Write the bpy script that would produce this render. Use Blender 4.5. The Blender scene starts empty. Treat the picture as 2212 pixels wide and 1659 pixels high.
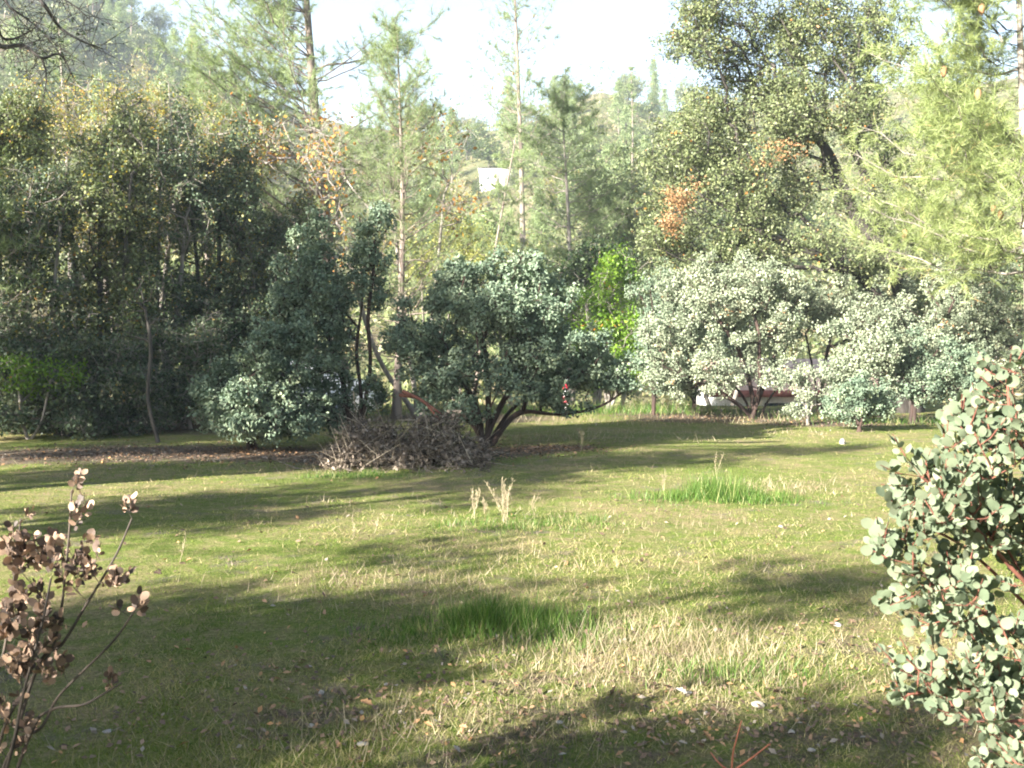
import bpy, math, random
import numpy as np
from mathutils import Vector, Matrix

# ------------------------------------------------------------------ camera, sky, sun, exposure
S = bpy.context.scene
COL = S.collection
CAMZ = 1.6
PITCH = math.radians(-1.75)
cam = bpy.data.cameras.new('camera'); camo = bpy.data.objects.new('camera', cam); COL.objects.link(camo)
camo.location = (0, 0, CAMZ); camo.rotation_euler = (math.radians(90) + PITCH, 0, 0)
cam.sensor_width = 36; cam.lens = 36; cam.clip_start = 0.05; cam.clip_end = 6000
cam.dof.use_dof = True; cam.dof.focus_distance = 6.5; cam.dof.aperture_fstop = 6.3
S.camera = camo

SH = np.array([-0.75, -0.66]); SH /= np.linalg.norm(SH)      # horizontal direction towards the sun
EL = math.radians(22)
sun_dir = Vector((SH[0] * math.cos(EL), SH[1] * math.cos(EL), math.sin(EL)))
w = bpy.data.worlds.new('World'); S.world = w; w.use_nodes = True
nt = w.node_tree; nt.nodes.clear()
sky = nt.nodes.new('ShaderNodeTexSky'); sky.sky_type = 'NISHITA'; sky.sun_disc = False
sky.sun_elevation = EL; sky.sun_rotation = math.atan2(sun_dir.x, sun_dir.y)
sky.air_density = 1.0; sky.dust_density = 1.0; sky.ozone_density = 1.0
bg = nt.nodes.new('ShaderNodeBackground'); bg.inputs[1].default_value = 0.038
wo = nt.nodes.new('ShaderNodeOutputWorld')
# milky winter haze low in the sky, the same all round the horizon
wtc = nt.nodes.new('ShaderNodeTexCoord'); wsp = nt.nodes.new('ShaderNodeSeparateXYZ'); nt.links.new(wtc.outputs['Generated'], wsp.inputs[0])
wmr = nt.nodes.new('ShaderNodeMapRange'); wmr.interpolation_type = 'SMOOTHSTEP'
wmr.inputs[1].default_value = 0.0; wmr.inputs[2].default_value = 0.50; wmr.inputs[3].default_value = 0.235; wmr.inputs[4].default_value = 0.0
nt.links.new(wsp.outputs[2], wmr.inputs[0])
bg2 = nt.nodes.new('ShaderNodeBackground'); bg2.inputs[0].default_value = (.82, .91, 1, 1); nt.links.new(wmr.outputs[0], bg2.inputs[1])
wad = nt.nodes.new('ShaderNodeAddShader')
nt.links.new(sky.outputs[0], bg.inputs[0]); nt.links.new(bg.outputs[0], wad.inputs[0]); nt.links.new(bg2.outputs[0], wad.inputs[1]); nt.links.new(wad.outputs[0], wo.inputs[0])
sl = bpy.data.lights.new('sun', 'SUN'); sl.energy = 5.0; sl.angle = math.radians(0.55); sl.color = (1.0, 0.94, 0.84)
so = bpy.data.objects.new('sun', sl); COL.objects.link(so)
so.rotation_euler = sun_dir.to_track_quat('Z', 'Y').to_euler(); so.location = (-20, -20, 20)
S.view_settings.view_transform = 'Standard'; S.view_settings.look = 'None'
S.view_settings.exposure = 2.72; S.view_settings.gamma = 1
S.render.engine = 'CYCLES'
S.cycles.max_bounces = 6; S.cycles.diffuse_bounces = 3; S.cycles.transmission_bounces = 3
S.cycles.transparent_max_bounces = 8; S.cycles.volume_bounces = 0
S.cycles.filter_width = 1.9
S.cycles.use_denoising = True

rng = np.random.default_rng(7)
R = random.Random(11)

# ------------------------------------------------------------------ small helpers
def W(px, py, Y):
    """point seen at (px,py) in a 2212-wide view of the photo, at distance Y along the ground axis"""
    dx = (px - 1106) / 2212.0; dy = (829.5 - py) / 2212.0
    d = np.array([dx, math.cos(PITCH) - dy * math.sin(PITCH), math.sin(PITCH) + dy * math.cos(PITCH)])
    d *= Y / d[1]
    return d + np.array([0, 0, CAMZ])

_nr = np.random.default_rng(3)
_ND = [(_nr.normal(size=2), _nr.uniform(0, 6.28)) for _ in range(40)]
def sn(x, y, scale, k=0, n=6):
    """smooth pseudo noise, about -1..1"""
    v = 0
    for i in range(n):
        d, ph = _ND[(k * 5 + i) % 40]
        f = scale * (0.7 + 0.25 * i)
        v = v + np.sin((x * d[0] + y * d[1]) * f + ph + 1.3 * np.sin((x * d[1] - y * d[0]) * f * 0.6 + ph))
    return v / (n * 0.6)

def sstep(a, b, t):
    t = np.clip((t - a) / (b - a), 0, 1); return t * t * (3 - 2 * t)

RU = np.array([-900, -400, 0, 60, 120, 165, 230, 330, 444, 465, 523, 560, 580, 602, 650, 720, 900, 1400, 2000.0])
RT = np.array([.30, .34, .345, .335, .31, .285, .25, .225, .212, .222, .232, .238, .25, .252, .236, .23, .24, .25, .22])
def gh(x, y):
    x = np.asarray(x, float); y = np.asarray(y, float)
    r = np.hypot(x, y)
    u = 512 + 1024 * x / np.maximum(y, 1e-3)
    u = np.where(y <= 0.2 * np.abs(x), np.where(x < 0, -900, 2000), u)
    T = np.interp(u, RU, RT)
    base = 0.035 * sn(x, y, 0.45, 1) + 0.012 * sn(x, y, 1.9, 2)
    base = base * sstep(0, 2, r)
    dip = -2.3 * sstep(31, 40, y)
    crest = 230.0
    k = sstep(48, 62, y)
    t = np.clip((r - 50) / (crest - 50), 0, 1)
    hill = (T * crest + 4) * (0.25 * t + 0.75 * t ** 1.35)
    hill = np.where(r > crest, hill - (r - crest) * 0.18, hill)
    hill = hill + k * (1.8 * sn(x, y, 0.035, 3) * np.clip(t * 3, 0, 1) + 0.35 * sn(x, y, 0.25, 4))
    return base + dip + hill * k
def g1(x, y): return float(gh(x, y))

def mesh_from(name, V, F, mats, uvr=None, smooth=False, midx=None):
    """V (n,3), F (m,k) same-size faces or a list of arrays; uvr: per-vertex float attribute 'r'"""
    me = bpy.data.meshes.new(name)
    Fs = F if isinstance(F, list) else [F]
    Fs = [f for f in Fs if len(f)]
    me.vertices.add(len(V)); me.vertices.foreach_set('co', np.asarray(V, np.float32).ravel())
    loops = np.concatenate([f.ravel() for f in Fs]).astype(np.int32)
    tot = np.concatenate([np.full(len(f), f.shape[1]) for f in Fs]).astype(np.int32)
    st = np.concatenate([[0], np.cumsum(tot)[:-1]]).astype(np.int32)
    me.loops.add(len(loops)); me.loops.foreach_set('vertex_index', loops)
    me.polygons.add(len(tot)); me.polygons.foreach_set('loop_start', st)
    try: me.polygons.foreach_set('loop_total', tot)
    except Exception: pass
    if smooth: me.polygons.foreach_set('use_smooth', np.ones(len(tot), bool))
    for m in (mats if isinstance(mats, (list, tuple)) else [mats]): me.materials.append(m)
    if midx is not None: me.polygons.foreach_set('material_index', midx.astype(np.int32))
    if uvr is not None:
        a = me.attributes.new('r', 'FLOAT', 'POINT'); a.data.foreach_set('value', np.asarray(uvr, np.float32))
    me.update(calc_edges=True)
    return me

def link(name, me, parent=None, loc=(0, 0, 0), rz=0, sc=1):
    o = bpy.data.objects.new(name, me); COL.objects.link(o)
    o.location = loc; o.rotation_euler = (0, 0, rz)
    if sc != 1: o.scale = (sc, sc, sc)
    if parent is not None: o.parent = parent
    return o
def tag(o, label=None, cat=None, group=None, kind=None):
    if label: o['label'] = label
    if cat: o['category'] = cat
    if group: o['group'] = group
    if kind: o['kind'] = kind
    return o
def stuff(o): o['kind'] = 'stuff'; return o
def thing(name, label, cat, loc=(0, 0, 0), group=None, rz=0):
    return tag(link(name, None, None, loc, rz), label, cat, group)
def part(name, V, F, mat, parent, r=None, smooth=False):
    """V in world coordinates; the parent Empty has no rotation or scale"""
    V = np.asarray(V, float) - np.array(parent.location)
    return link(name, mesh_from(name, V, F, mat, r, smooth), parent)

# ------------------------------------------------------------------ materials
def new_mat(name):
    m = bpy.data.materials.new(name); m.use_nodes = True; m.node_tree.nodes.clear(); return m, m.node_tree
def ramp(nt, stops, fac):
    n = nt.nodes.new('ShaderNodeValToRGB'); e = n.color_ramp.elements
    while len(e) > 1: e.remove(e[-1])
    e[0].position = stops[0][0]; e[0].color = (*stops[0][1], 1)
    for p, c in stops[1:]:
        q = e.new(p); q.color = (*c, 1)
    nt.links.new(fac, n.inputs[0]); return n.outputs[0]
def leaf_mat(name, stops, trans=0.3, rough=0.5, spec=0.35, tcol=None):
    m, t = new_mat(name)
    at = t.nodes.new('ShaderNodeAttribute'); at.attribute_name = 'r'
    c = ramp(t, stops, at.outputs['Fac'])
    p = t.nodes.new('ShaderNodeBsdfPrincipled'); t.links.new(c, p.inputs['Base Color'])
    p.inputs['Roughness'].default_value = rough; p.inputs['Specular IOR Level'].default_value = spec
    tr = t.nodes.new('ShaderNodeBsdfTranslucent')
    mx = t.nodes.new('ShaderNodeMix'); mx.data_type = 'RGBA'; mx.blend_type = 'MULTIPLY'; mx.inputs[0].default_value = 1
    t.links.new(c, mx.inputs[6]); mx.inputs[7].default_value = (*(tcol or (1.5, 1.6, 0.7)), 1)
    t.links.new(mx.outputs[2], tr.inputs[0])
    ms = t.nodes.new('ShaderNodeMixShader'); ms.inputs[0].default_value = trans
    t.links.new(p.outputs[0], ms.inputs[1]); t.links.new(tr.outputs[0], ms.inputs[2])
    o = t.nodes.new('ShaderNodeOutputMaterial'); t.links.new(ms.outputs[0], o.inputs[0])
    return m
def bark_mat(name, c1, c2, scale=9, bump=0.4, stretch=0.25):
    m, t = new_mat(name)
    tc = t.nodes.new('ShaderNodeTexCoord'); mp = t.nodes.new('ShaderNodeMapping'); mp.inputs['Scale'].default_value = (1, 1, stretch)
    t.links.new(tc.outputs['Object'], mp.inputs[0])
    n = t.nodes.new('ShaderNodeTexNoise'); n.inputs['Scale'].default_value = scale; n.inputs['Detail'].default_value = 6
    t.links.new(mp.outputs[0], n.inputs[0])
    c = ramp(t, [(0.3, c1), (0.7, c2)], n.outputs[0])
    p = t.nodes.new('ShaderNodeBsdfPrincipled'); t.links.new(c, p.inputs['Base Color']); p.inputs['Roughness'].default_value = 0.85
    b = t.nodes.new('ShaderNodeBump'); b.inputs['Strength'].default_value = bump; b.inputs['Distance'].default_value = 0.03
    t.links.new(n.outputs[0], b.inputs['Height']); t.links.new(b.outputs[0], p.inputs['Normal'])
    o = t.nodes.new('ShaderNodeOutputMaterial'); t.links.new(p.outputs[0], o.inputs[0])
    return m
def plain_mat(name, c, rough=0.6, metal=0, noise=0.12, scale=6, spec=0.4):
    m, t = new_mat(name)
    tc = t.nodes.new('ShaderNodeTexCoord')
    n = t.nodes.new('ShaderNodeTexNoise'); n.inputs['Scale'].default_value = scale; n.inputs['Detail'].default_value = 5
    t.links.new(tc.outputs['Object'], n.inputs[0])
    lo = tuple(x * (1 - noise) for x in c); hi = tuple(min(1, x * (1 + noise)) for x in c)
    cc = ramp(t, [(0.3, lo), (0.7, hi)], n.outputs[0])
    p = t.nodes.new('ShaderNodeBsdfPrincipled'); t.links.new(cc, p.inputs['Base Color'])
    p.inputs['Roughness'].default_value = rough; p.inputs['Metallic'].default_value = metal; p.inputs['Specular IOR Level'].default_value = spec
    o = t.nodes.new('ShaderNodeOutputMaterial'); t.links.new(p.outputs[0], o.inputs[0])
    return m

M = {}
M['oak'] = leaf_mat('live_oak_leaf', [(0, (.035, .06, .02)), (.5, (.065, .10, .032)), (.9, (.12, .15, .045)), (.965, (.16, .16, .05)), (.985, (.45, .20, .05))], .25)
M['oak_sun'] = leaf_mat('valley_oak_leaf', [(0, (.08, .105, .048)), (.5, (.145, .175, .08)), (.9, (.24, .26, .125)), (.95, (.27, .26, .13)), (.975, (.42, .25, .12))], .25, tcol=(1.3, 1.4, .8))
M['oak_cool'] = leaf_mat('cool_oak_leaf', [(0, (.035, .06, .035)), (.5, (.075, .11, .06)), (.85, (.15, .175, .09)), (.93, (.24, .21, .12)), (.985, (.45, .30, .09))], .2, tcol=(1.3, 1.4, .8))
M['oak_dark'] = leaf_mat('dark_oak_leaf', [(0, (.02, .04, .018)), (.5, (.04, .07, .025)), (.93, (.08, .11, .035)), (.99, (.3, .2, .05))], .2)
M['autumn'] = leaf_mat('autumn_oak_leaf', [(0, (.09, .12, .03)), (.4, (.20, .21, .05)), (.65, (.38, .34, .07)), (.85, (.36, .25, .10)), (.95, (.40, .19, .08)), (1, (.3, .15, .09))], .35, tcol=(1.4, 1.2, .6))
M['orange'] = leaf_mat('orange_oak_leaf', [(0, (.38, .15, .05)), (.5, (.45, .23, .06)), (.8, (.48, .33, .08)), (1, (.24, .11, .05))], .4, tcol=(1.3, 1.1, .6))
M['deadpatch'] = leaf_mat('rust_leaf', [(0, (.20, .11, .05)), (.6, (.33, .19, .09)), (1, (.45, .29, .15))], .2, tcol=(1.2, 1, .8))
M['manz'] = leaf_mat('manzanita_leaf', [(0, (.08, .12, .08)), (.5, (.145, .195, .135)), (.9, (.24, .29, .19)), (1, (.34, .37, .22))], .12, .6, .2, (1.1, 1.4, .7))
M['manz_pale'] = leaf_mat('whiteleaf_manzanita_leaf', [(0, (.14, .175, .115)), (.5, (.235, .27, .185)), (.93, (.34, .37, .255)), (.97, (.32, .23, .15))], .12, .6, .2, (1.1, 1.3, .8))
M['manz_near'] = leaf_mat('round_grey_green_leaf', [(0, (.085, .112, .070)), (.5, (.135, .165, .105)), (1, (.185, .21, .14))], .15, .65, .15, (1.1, 1.4, .7))
M['dead_leaf'] = leaf_mat('dry_round_leaf', [(0, (.05, .038, .032)), (.4, (.12, .082, .062)), (.7, (.25, .17, .12)), (1, (.44, .30, .21))], .12, .6, .3, (1.2, 1, .8))
M['brush_leaf'] = leaf_mat('brush_leaf', [(0, (.07, .055, .045)), (.6, (.20, .16, .125)), (1, (.42, .35, .28))], .1, .6, .3, (1, 1, 1))
M['green'] = leaf_mat('bright_green_leaf', [(0, (.06, .13, .012)), (.5, (.12, .22, .02)), (.92, (.2, .3, .03)), (.97, (.45, .16, .03))], .35)
M['yellow_shrub'] = leaf_mat('yellow_green_leaf', [(0, (.15, .17, .05)), (.6, (.27, .27, .08)), (1, (.36, .34, .10))], .35)
M['needle'] = leaf_mat('pine_needle', [(0, (.13, .17, .08)), (.5, (.21, .27, .125)), (.93, (.30, .36, .17)), (.985, (.42, .28, .14))], .3, .5, .4, (1.2, 1.3, .7))
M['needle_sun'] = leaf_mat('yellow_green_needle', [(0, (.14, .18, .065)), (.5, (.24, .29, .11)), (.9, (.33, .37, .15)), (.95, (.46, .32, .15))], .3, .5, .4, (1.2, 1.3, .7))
M['cone'] = plain_mat('pine_cone', (.30, .16, .08), .8)
M['bark_pine'] = bark_mat('pine_bark', (.13, .10, .085), (.26, .21, .175))
M['bark_pale'] = bark_mat('pale_pine_bark', (.17, .145, .125), (.31, .275, .24))
M['bark_oak'] = bark_mat('oak_bark', (.035, .03, .026), (.10, .088, .075))
M['bark_grey'] = bark_mat('grey_twig', (.14, .12, .105), (.28, .25, .22), 15)
M['bark_manz'] = bark_mat('manzanita_bark', (.022, .013, .010), (.06, .034, .026), 12)
M['bark_red'] = bark_mat('red_manzanita_bark', (.10, .035, .022), (.20, .075, .05), 25, .2)
M['bark_dead'] = bark_mat('dark_dead_stem', (.03, .024, .02), (.085, .065, .05), 25, .2)
M['brush_wood'] = bark_mat('dry_brush_twig', (.10, .08, .06), (.30, .25, .19), 20, .2)
M['grass'] = leaf_mat('grass_blade', [(0, (.06, .105, .02)), (.35, (.145, .205, .036)), (.55, (.23, .245, .065)), (.75, (.35, .30, .14)), (1, (.45, .385, .225))], .3, .6, .2, (1.2, 1.3, .5))
M['grass_green'] = leaf_mat('lush_grass_blade', [(0, (.045, .10, .016)), (.6, (.085, .165, .028)), (.9, (.15, .23, .05)), (1, (.4, .36, .18))], .35, .5, .3, (1.2, 1.4, .5))
M['straw'] = leaf_mat('dry_grass_stem', [(0, (.18, .14, .09)), (.6, (.31, .26, .17)), (1, (.43, .37, .26))], .2, .6, .2, (1.1, 1, .8))
M['litter'] = leaf_mat('fallen_leaf', [(0, (.08, .055, .04)), (.4, (.17, .115, .08)), (.7, (.28, .18, .11)), (.86, (.42, .23, .10)), (.93, (.26, .22, .18)), (1, (.33, .29, .24))], .12, .6, .3, (1.2, 1, .8))

def ground_mat():
    m, t = new_mat('meadow_ground')
    N = t.nodes.new; L = t.links.new
    geo = N('ShaderNodeNewGeometry')
    def noise(sc, det=6, rough=.55):
        n = N('ShaderNodeTexNoise'); n.inputs['Scale'].default_value = sc; n.inputs['Detail'].default_value = det
        n.inputs['Roughness'].default_value = rough; L(geo.outputs['Position'], n.inputs[0]); return n.outputs[0]
    n1 = noise(.55); n2 = noise(5, 8, .65); n3 = noise(38, 8, .75); n4 = noise(.12)
    moss = ramp(t, [(.3, (.06, .10, .022)), (.5, (.135, .175, .038)), (.72, (.26, .25, .09))], n3)
    straw = ramp(t, [(.3, (.12, .095, .055)), (.5, (.26, .21, .11)), (.7, (.42, .34, .2))], n3)
    a = N('ShaderNodeMath'); a.operation = 'MULTIPLY_ADD'; a.inputs[1].default_value = .55; L(n2, a.inputs[0]); 
    b = N('ShaderNodeMath'); b.operation = 'MULTIPLY'; b.inputs[1].default_value = .45; L(n1, b.inputs[0]); L(b.outputs[0], a.inputs[2])
    mr = N('ShaderNodeMapRange'); mr.inputs[1].default_value = .44; mr.inputs[2].default_value = .60; L(a.outputs[0], mr.inputs[0])
    mx = N('ShaderNodeMix'); mx.data_type = 'RGBA'; L(mr.outputs[0], mx.inputs[0]); L(moss, mx.inputs[6]); L(straw, mx.inputs[7])
    lit = ramp(t, [(.3, (.055, .045, .035)), (.5, (.12, .095, .07)), (.68, (.22, .17, .125))], n3)
    at = N('ShaderNodeAttribute'); at.attribute_name = 'r'
    k = N('ShaderNodeMath'); k.operation = 'ADD'; k.use_clamp = False; L(at.outputs['Fac'], k.inputs[0]); L(n2, k.inputs[1])
    mk = N('ShaderNodeMapRange'); mk.inputs[1].default_value = .75; mk.inputs[2].default_value = 1.05; L(k.outputs[0], mk.inputs[0])
    mx2 = N('ShaderNodeMix'); mx2.data_type = 'RGBA'; L(mk.outputs[0], mx2.inputs[0]); L(mx.outputs[2], mx2.inputs[6]); L(lit, mx2.inputs[7])
    # hillside: dry grass, brush and pinkish bare soil
    hc = ramp(t, [(.32, (.07, .085, .04)), (.47, (.12, .125, .06)), (.6, (.17, .145, .09)), (.74, (.25, .18, .13))], noise(.09, 10, .7))
    sp = N('ShaderNodeSeparateXYZ'); L(geo.outputs['Position'], sp.inputs[0])
    soil = ramp(t, [(.3, (.07, .06, .05)), (.5, (.17, .14, .115)), (.7, (.30, .26, .22))], n3)
    sm = N('ShaderNodeMapRange'); sm.inputs[1].default_value = .56; sm.inputs[2].default_value = .66; L(noise(1.7, 9, .7), sm.inputs[0])
    sk_ = N('ShaderNodeMath'); sk_.operation = 'MULTIPLY'; sk_.inputs[1].default_value = .8; L(sm.outputs[0], sk_.inputs[0])
    mxs = N('ShaderNodeMix'); mxs.data_type = 'RGBA'; L(sk_.outputs[0], mxs.inputs[0]); L(mx2.outputs[2], mxs.inputs[6]); L(soil, mxs.inputs[7]); mx2 = mxs
    hm = N('ShaderNodeMapRange'); hm.inputs[1].default_value = 36; hm.inputs[2].default_value = 52; L(sp.outputs[1], hm.inputs[0])
    mx3 = N('ShaderNodeMix'); mx3.data_type = 'RGBA'; L(hm.outputs[0], mx3.inputs[0]); L(mx2.outputs[2], mx3.inputs[6]); L(hc, mx3.inputs[7])
    p = N('ShaderNodeBsdfPrincipled'); L(mx3.outputs[2], p.inputs['Base Color']); p.inputs['Roughness'].default_value = .95; p.inputs['Specular IOR Level'].default_value = .1
    bm = N('ShaderNodeBump'); bm.inputs['Strength'].default_value = .8; bm.inputs['Distance'].default_value = .05; L(n3, bm.inputs['Height']); L(bm.outputs[0], p.inputs['Normal'])
    o = N('ShaderNodeOutputMaterial'); L(p.outputs[0], o.inputs[0])
    return m
M['ground'] = ground_mat()

# ------------------------------------------------------------------ geometry generators
def norm(v): return v / np.maximum(np.linalg.norm(v, axis=-1, keepdims=True), 1e-9)
def frames(d):
    up = np.where(np.abs(d[:, 2:3]) > .9, np.array([[1., 0, 0]]), np.array([[0, 0, 1.]]))
    a = norm(np.cross(d, up)); return a, np.cross(d, a)
def tubes(A, B, ra, rb, n=5):
    A = np.asarray(A, float); B = np.asarray(B, float); ra = np.asarray(ra, float); rb = np.asarray(rb, float)
    d = norm(B - A); a, b = frames(d); m = len(A)
    th = np.arange(n) * 2 * math.pi / n
    c = np.cos(th)[None, :, None]; s = np.sin(th)[None, :, None]
    ring = a[:, None] * c + b[:, None] * s
    ext = (B - A) * 0.04
    V = np.concatenate([A[:, None] - ext[:, None] + ring * ra[:, None, None], B[:, None] + ext[:, None] + ring * rb[:, None, None]], 1).reshape(-1, 3)
    i = np.arange(n); j = (i + 1) % n
    f = np.stack([i, j, j + n, i + n], 1)
    F = (f[None] + (np.arange(m) * 2 * n)[:, None, None]).reshape(-1, 4)
    return V, F
def tube_path(P, rad, n=8):
    """one continuous tube through the points P with radii rad"""
    P = np.asarray(P, float); m = len(P); rad = np.broadcast_to(rad, (m,)).astype(float)
    T = norm(np.gradient(P, axis=0)); a, _ = frames(T[:1]); a = a[0]; V = []
    for k in range(m):
        a = a - T[k] * a.dot(T[k]); a /= max(np.linalg.norm(a), 1e-9); b = np.cross(T[k], a)
        th = np.arange(n) * 2 * math.pi / n
        V.append(P[k] + rad[k] * (np.cos(th)[:, None] * a + np.sin(th)[:, None] * b))
    V = np.concatenate(V); i = np.arange(n); j = (i + 1) % n
    f = np.stack([i, j, j + n, i + n], 1)
    F = np.concatenate([f + k * n for k in range(m - 1)])
    cap = ((m - 1) * n + np.arange(n))[None]
    return V, [F, cap]
def spline(P, k=5):
    P = np.asarray(P, float)
    if len(P) < 3: 
        t = np.linspace(0, 1, k + 1)[:, None]; return P[0] * (1 - t) + P[-1] * t
    Q = np.vstack([2 * P[0] - P[1], P, 2 * P[-1] - P[-2]]); out = []
    for i in range(1, len(Q) - 2):
        for t in np.linspace(0, 1, k, endpoint=False):
            out.append(0.5 * ((2 * Q[i]) + (-Q[i - 1] + Q[i + 1]) * t + (2 * Q[i - 1] - 5 * Q[i] + 4 * Q[i + 1] - Q[i + 2]) * t ** 2 + (-Q[i - 1] + 3 * Q[i] - 3 * Q[i + 1] + Q[i + 2]) * t ** 3))
    out.append(P[-1]); return np.array(out)
def leaves(C, n, rc, l, w, flat=.8, out=.5, upb=.3, rr=.5, g=rng, asp=None):
    """n leaf quads round each centre C; returns V, F, r"""
    m = len(C); rc = np.broadcast_to(rc, (m,))
    cid = np.repeat(np.arange(m), np.maximum(1, (n * g.uniform(.25, 1.75, m)).astype(int)))
    off = g.normal(size=(len(cid), 3)) * .55
    nn = np.linalg.norm(off, axis=1, keepdims=True); off = off / np.maximum(nn, 1e-6) * np.minimum(nn, 1.25)
    off[:, 2] *= flat
    p = C[cid] + off * rc[cid][:, None]
    nrm = norm(norm(off) * out + g.normal(size=off.shape) * .6 + np.array([0, 0, upb]))
    a = norm(np.cross(nrm, g.normal(size=off.shape))); b = np.cross(nrm, a)
    L = l * g.uniform(.5, 1.45, len(p))[:, None]; Wd = w * g.uniform(.7, 1.2, len(p))[:, None]
    V = np.stack([p - a * L * .5, p + b * Wd * .5 - a * L * .08, p + a * L * .5, p - b * Wd * .5 - a * L * .08], 1).reshape(-1, 3)
    F = np.arange(len(p) * 4).reshape(-1, 4)
    cr = g.uniform(0, 1, m)
    r = np.clip(cr[cid] * rr + g.uniform(0, 1, len(p)) * (1 - rr), 0, 1)
    return V, F, np.repeat(r, 4)
def explode(blobs, g, k=6, rmin=.30, rmax=.55, push=.72):
    out = []
    for b in blobs:
        wt = b[6] if len(b) > 6 else 1
        out.append((*b[:3], b[3] * .6, b[4] * .6, b[5] * .6, wt * .8))
        for d in norm(g.normal(size=(k, 3))):
            f = g.uniform(rmin, rmax); q = push * g.uniform(.75, 1.12)
            out.append((b[0] + d[0] * b[3] * q, b[1] + d[1] * b[4] * q, b[2] + d[2] * b[5] * q + .08 * b[5], b[3] * f, b[4] * f, b[5] * f * 1.05, wt))
    return out
def blob_pts(blobs, n, g=rng, shell=.55):
    vol = np.array([b[3] * b[4] * b[5] * (b[6] if len(b) > 6 else 1) for b in blobs]) ** .75
    k = g.choice(len(blobs), n, p=vol / vol.sum())
    B = np.array([b[:6] for b in blobs])[k]
    d = norm(g.normal(size=(n, 3))); rad = g.uniform(0, 1, n) ** (1 / 3) * (1 - shell) + shell * g.uniform(.75, 1.0, n)
    lump = 1 + .16 * np.sin(d[:, 0] * 5 + B[:, 0] * 3) + .14 * np.sin(d[:, 2] * 7 + d[:, 1] * 4 + B[:, 2] * 5)
    return B[:, :3] + d * B[:, 3:6] * (rad * lump)[:, None]
def grow(roots, T, r_tip=.006, pw=2.3, path_w=.3, jit=.08, sag=0., seg=.45, expo=None, g=rng):
    """roots: list of polylines (trunk/stems). T targets. Returns dict with nodes, parent, radius, order (first-order branch id)"""
    pos = []; par = []; pl = []; br = []
    for k, P in enumerate(roots):
        for i, p in enumerate(P):
            pos.append(p); par.append(-1 if i == 0 else len(pos) - 2)
            pl.append(0 if i == 0 else pl[-1] + np.linalg.norm(p - P[i - 1])); br.append(-1 - k)
    cap = len(pos) + len(T) * 14
    POS = np.zeros((cap, 3)); POS[:len(pos)] = pos
    PL = np.zeros(cap); PL[:len(pos)] = pl; n = len(pos); nb = 0
    base = np.mean([P[0] for P in roots], axis=0)
    tips = []
    for t in T[np.argsort(np.linalg.norm(T - base, axis=1))]:
        d = np.linalg.norm(POS[:n] - t, axis=1)
        c = d + path_w * PL[:n] + np.where(POS[:n, 2] > t[2] + .1, (POS[:n, 2] - t[2]) * .8, 0)
        j = int(np.argmin(c)); a = POS[j].copy(); D = d[j]
        k = max(1, min(12, int(D / seg)))
        bid = br[j]
        if bid < 0: bid = nb; nb += 1
        prev = j
        arch = np.array([0, 0, -1.]) * D * .12 + g.normal(size=3) * jit * D
        for q in range(1, k + 1):
            f = q / k
            p = a + (t - a) * f + arch * math.sin(f * math.pi) + (g.normal(size=3) * jit * seg * .5 if q < k else 0)
            POS[n] = p; PL[n] = PL[prev] + np.linalg.norm(p - POS[prev]); par.append(prev); br.append(bid); prev = n; n += 1
        tips.append(prev)
    par = np.array(par); POS = POS[:n]; rad = np.zeros(n); acc = np.zeros(n)
    for i in range(n - 1, -1, -1):
        rad[i] = max(acc[i], r_tip ** pw) ** (1 / pw)
        if par[i] >= 0: acc[par[i]] += rad[i] ** pw * 1.002
    return dict(pos=POS, par=par, rad=rad, br=np.array(br), tips=np.array(tips), PL=PL[:n])
def wood_parts(sk, parent, mat, nbig=5, root_names='trunk', rmin=0.0, scale=1.0, sides=6, trunk_r=None):
    """trunks as own parts, the nbig heaviest first-order branches as parts, the rest as one part of kind stuff"""
    pos, par, rad, br = sk['pos'], sk['par'], sk['rad'] * scale, sk['br']
    idx = np.where(par >= 0)[0]
    rid = sorted(set(br[br < 0]), reverse=True)
    for q in rid:
        e = np.where(br == q)[0]
        rr = rad[e].copy()
        if trunk_r is not None: rr = np.maximum(rr, trunk_r * np.linspace(1, .45, len(rr)))
        rr[0] *= 1.25
        k = 4; P = spline(pos[e], k); rr = np.interp(np.linspace(0, len(e) - 1, len(P)), np.arange(len(e)), rr)
        V, F = tube_path(P, rr, 9)
        part(root_names, V, F, mat, parent, smooth=True)
    bid = [b for b in set(br[idx]) if b >= 0]
    wsum = {b: rad[(br == b)].max() * (br == b).sum() ** .5 for b in bid}
    big = sorted(bid, key=lambda b: -wsum[b])[:nbig]
    for b in big:
        e = idx[(br[idx] == b) & (rad[idx] >= rmin)]
        if not len(e): continue
        ra = np.minimum(rad[par[e]], rad[e] * 1.25)
        V, F = tubes(pos[par[e]], pos[e], ra, rad[e], sides)
        part('branch', V, F, mat, parent, smooth=True)
    e = idx[(br[idx] >= 0) & ~np.isin(br[idx], big) & (rad[idx] >= rmin)]
    if len(e):
        ra = np.minimum(rad[par[e]], rad[e] * 1.25)
        V, F = tubes(pos[par[e]], pos[e], ra, rad[e], 3)
        stuff(part('twigs', V, F, mat, parent))
def twiglets(C, rc, n, r, mat, parent, g=rng):
    A = np.repeat(C, n, 0); B = A + g.normal(size=A.shape) * rc * .7
    d = norm(B - A); sd = norm(np.cross(d, g.normal(size=d.shape))) * r      # slender flat twiglets
    V = np.stack([A - sd, A + sd, B], 1).reshape(-1, 3); F = np.arange(len(V)).reshape(-1, 3)
    stuff(part('fine_twigs', V, F, mat, parent))

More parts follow.
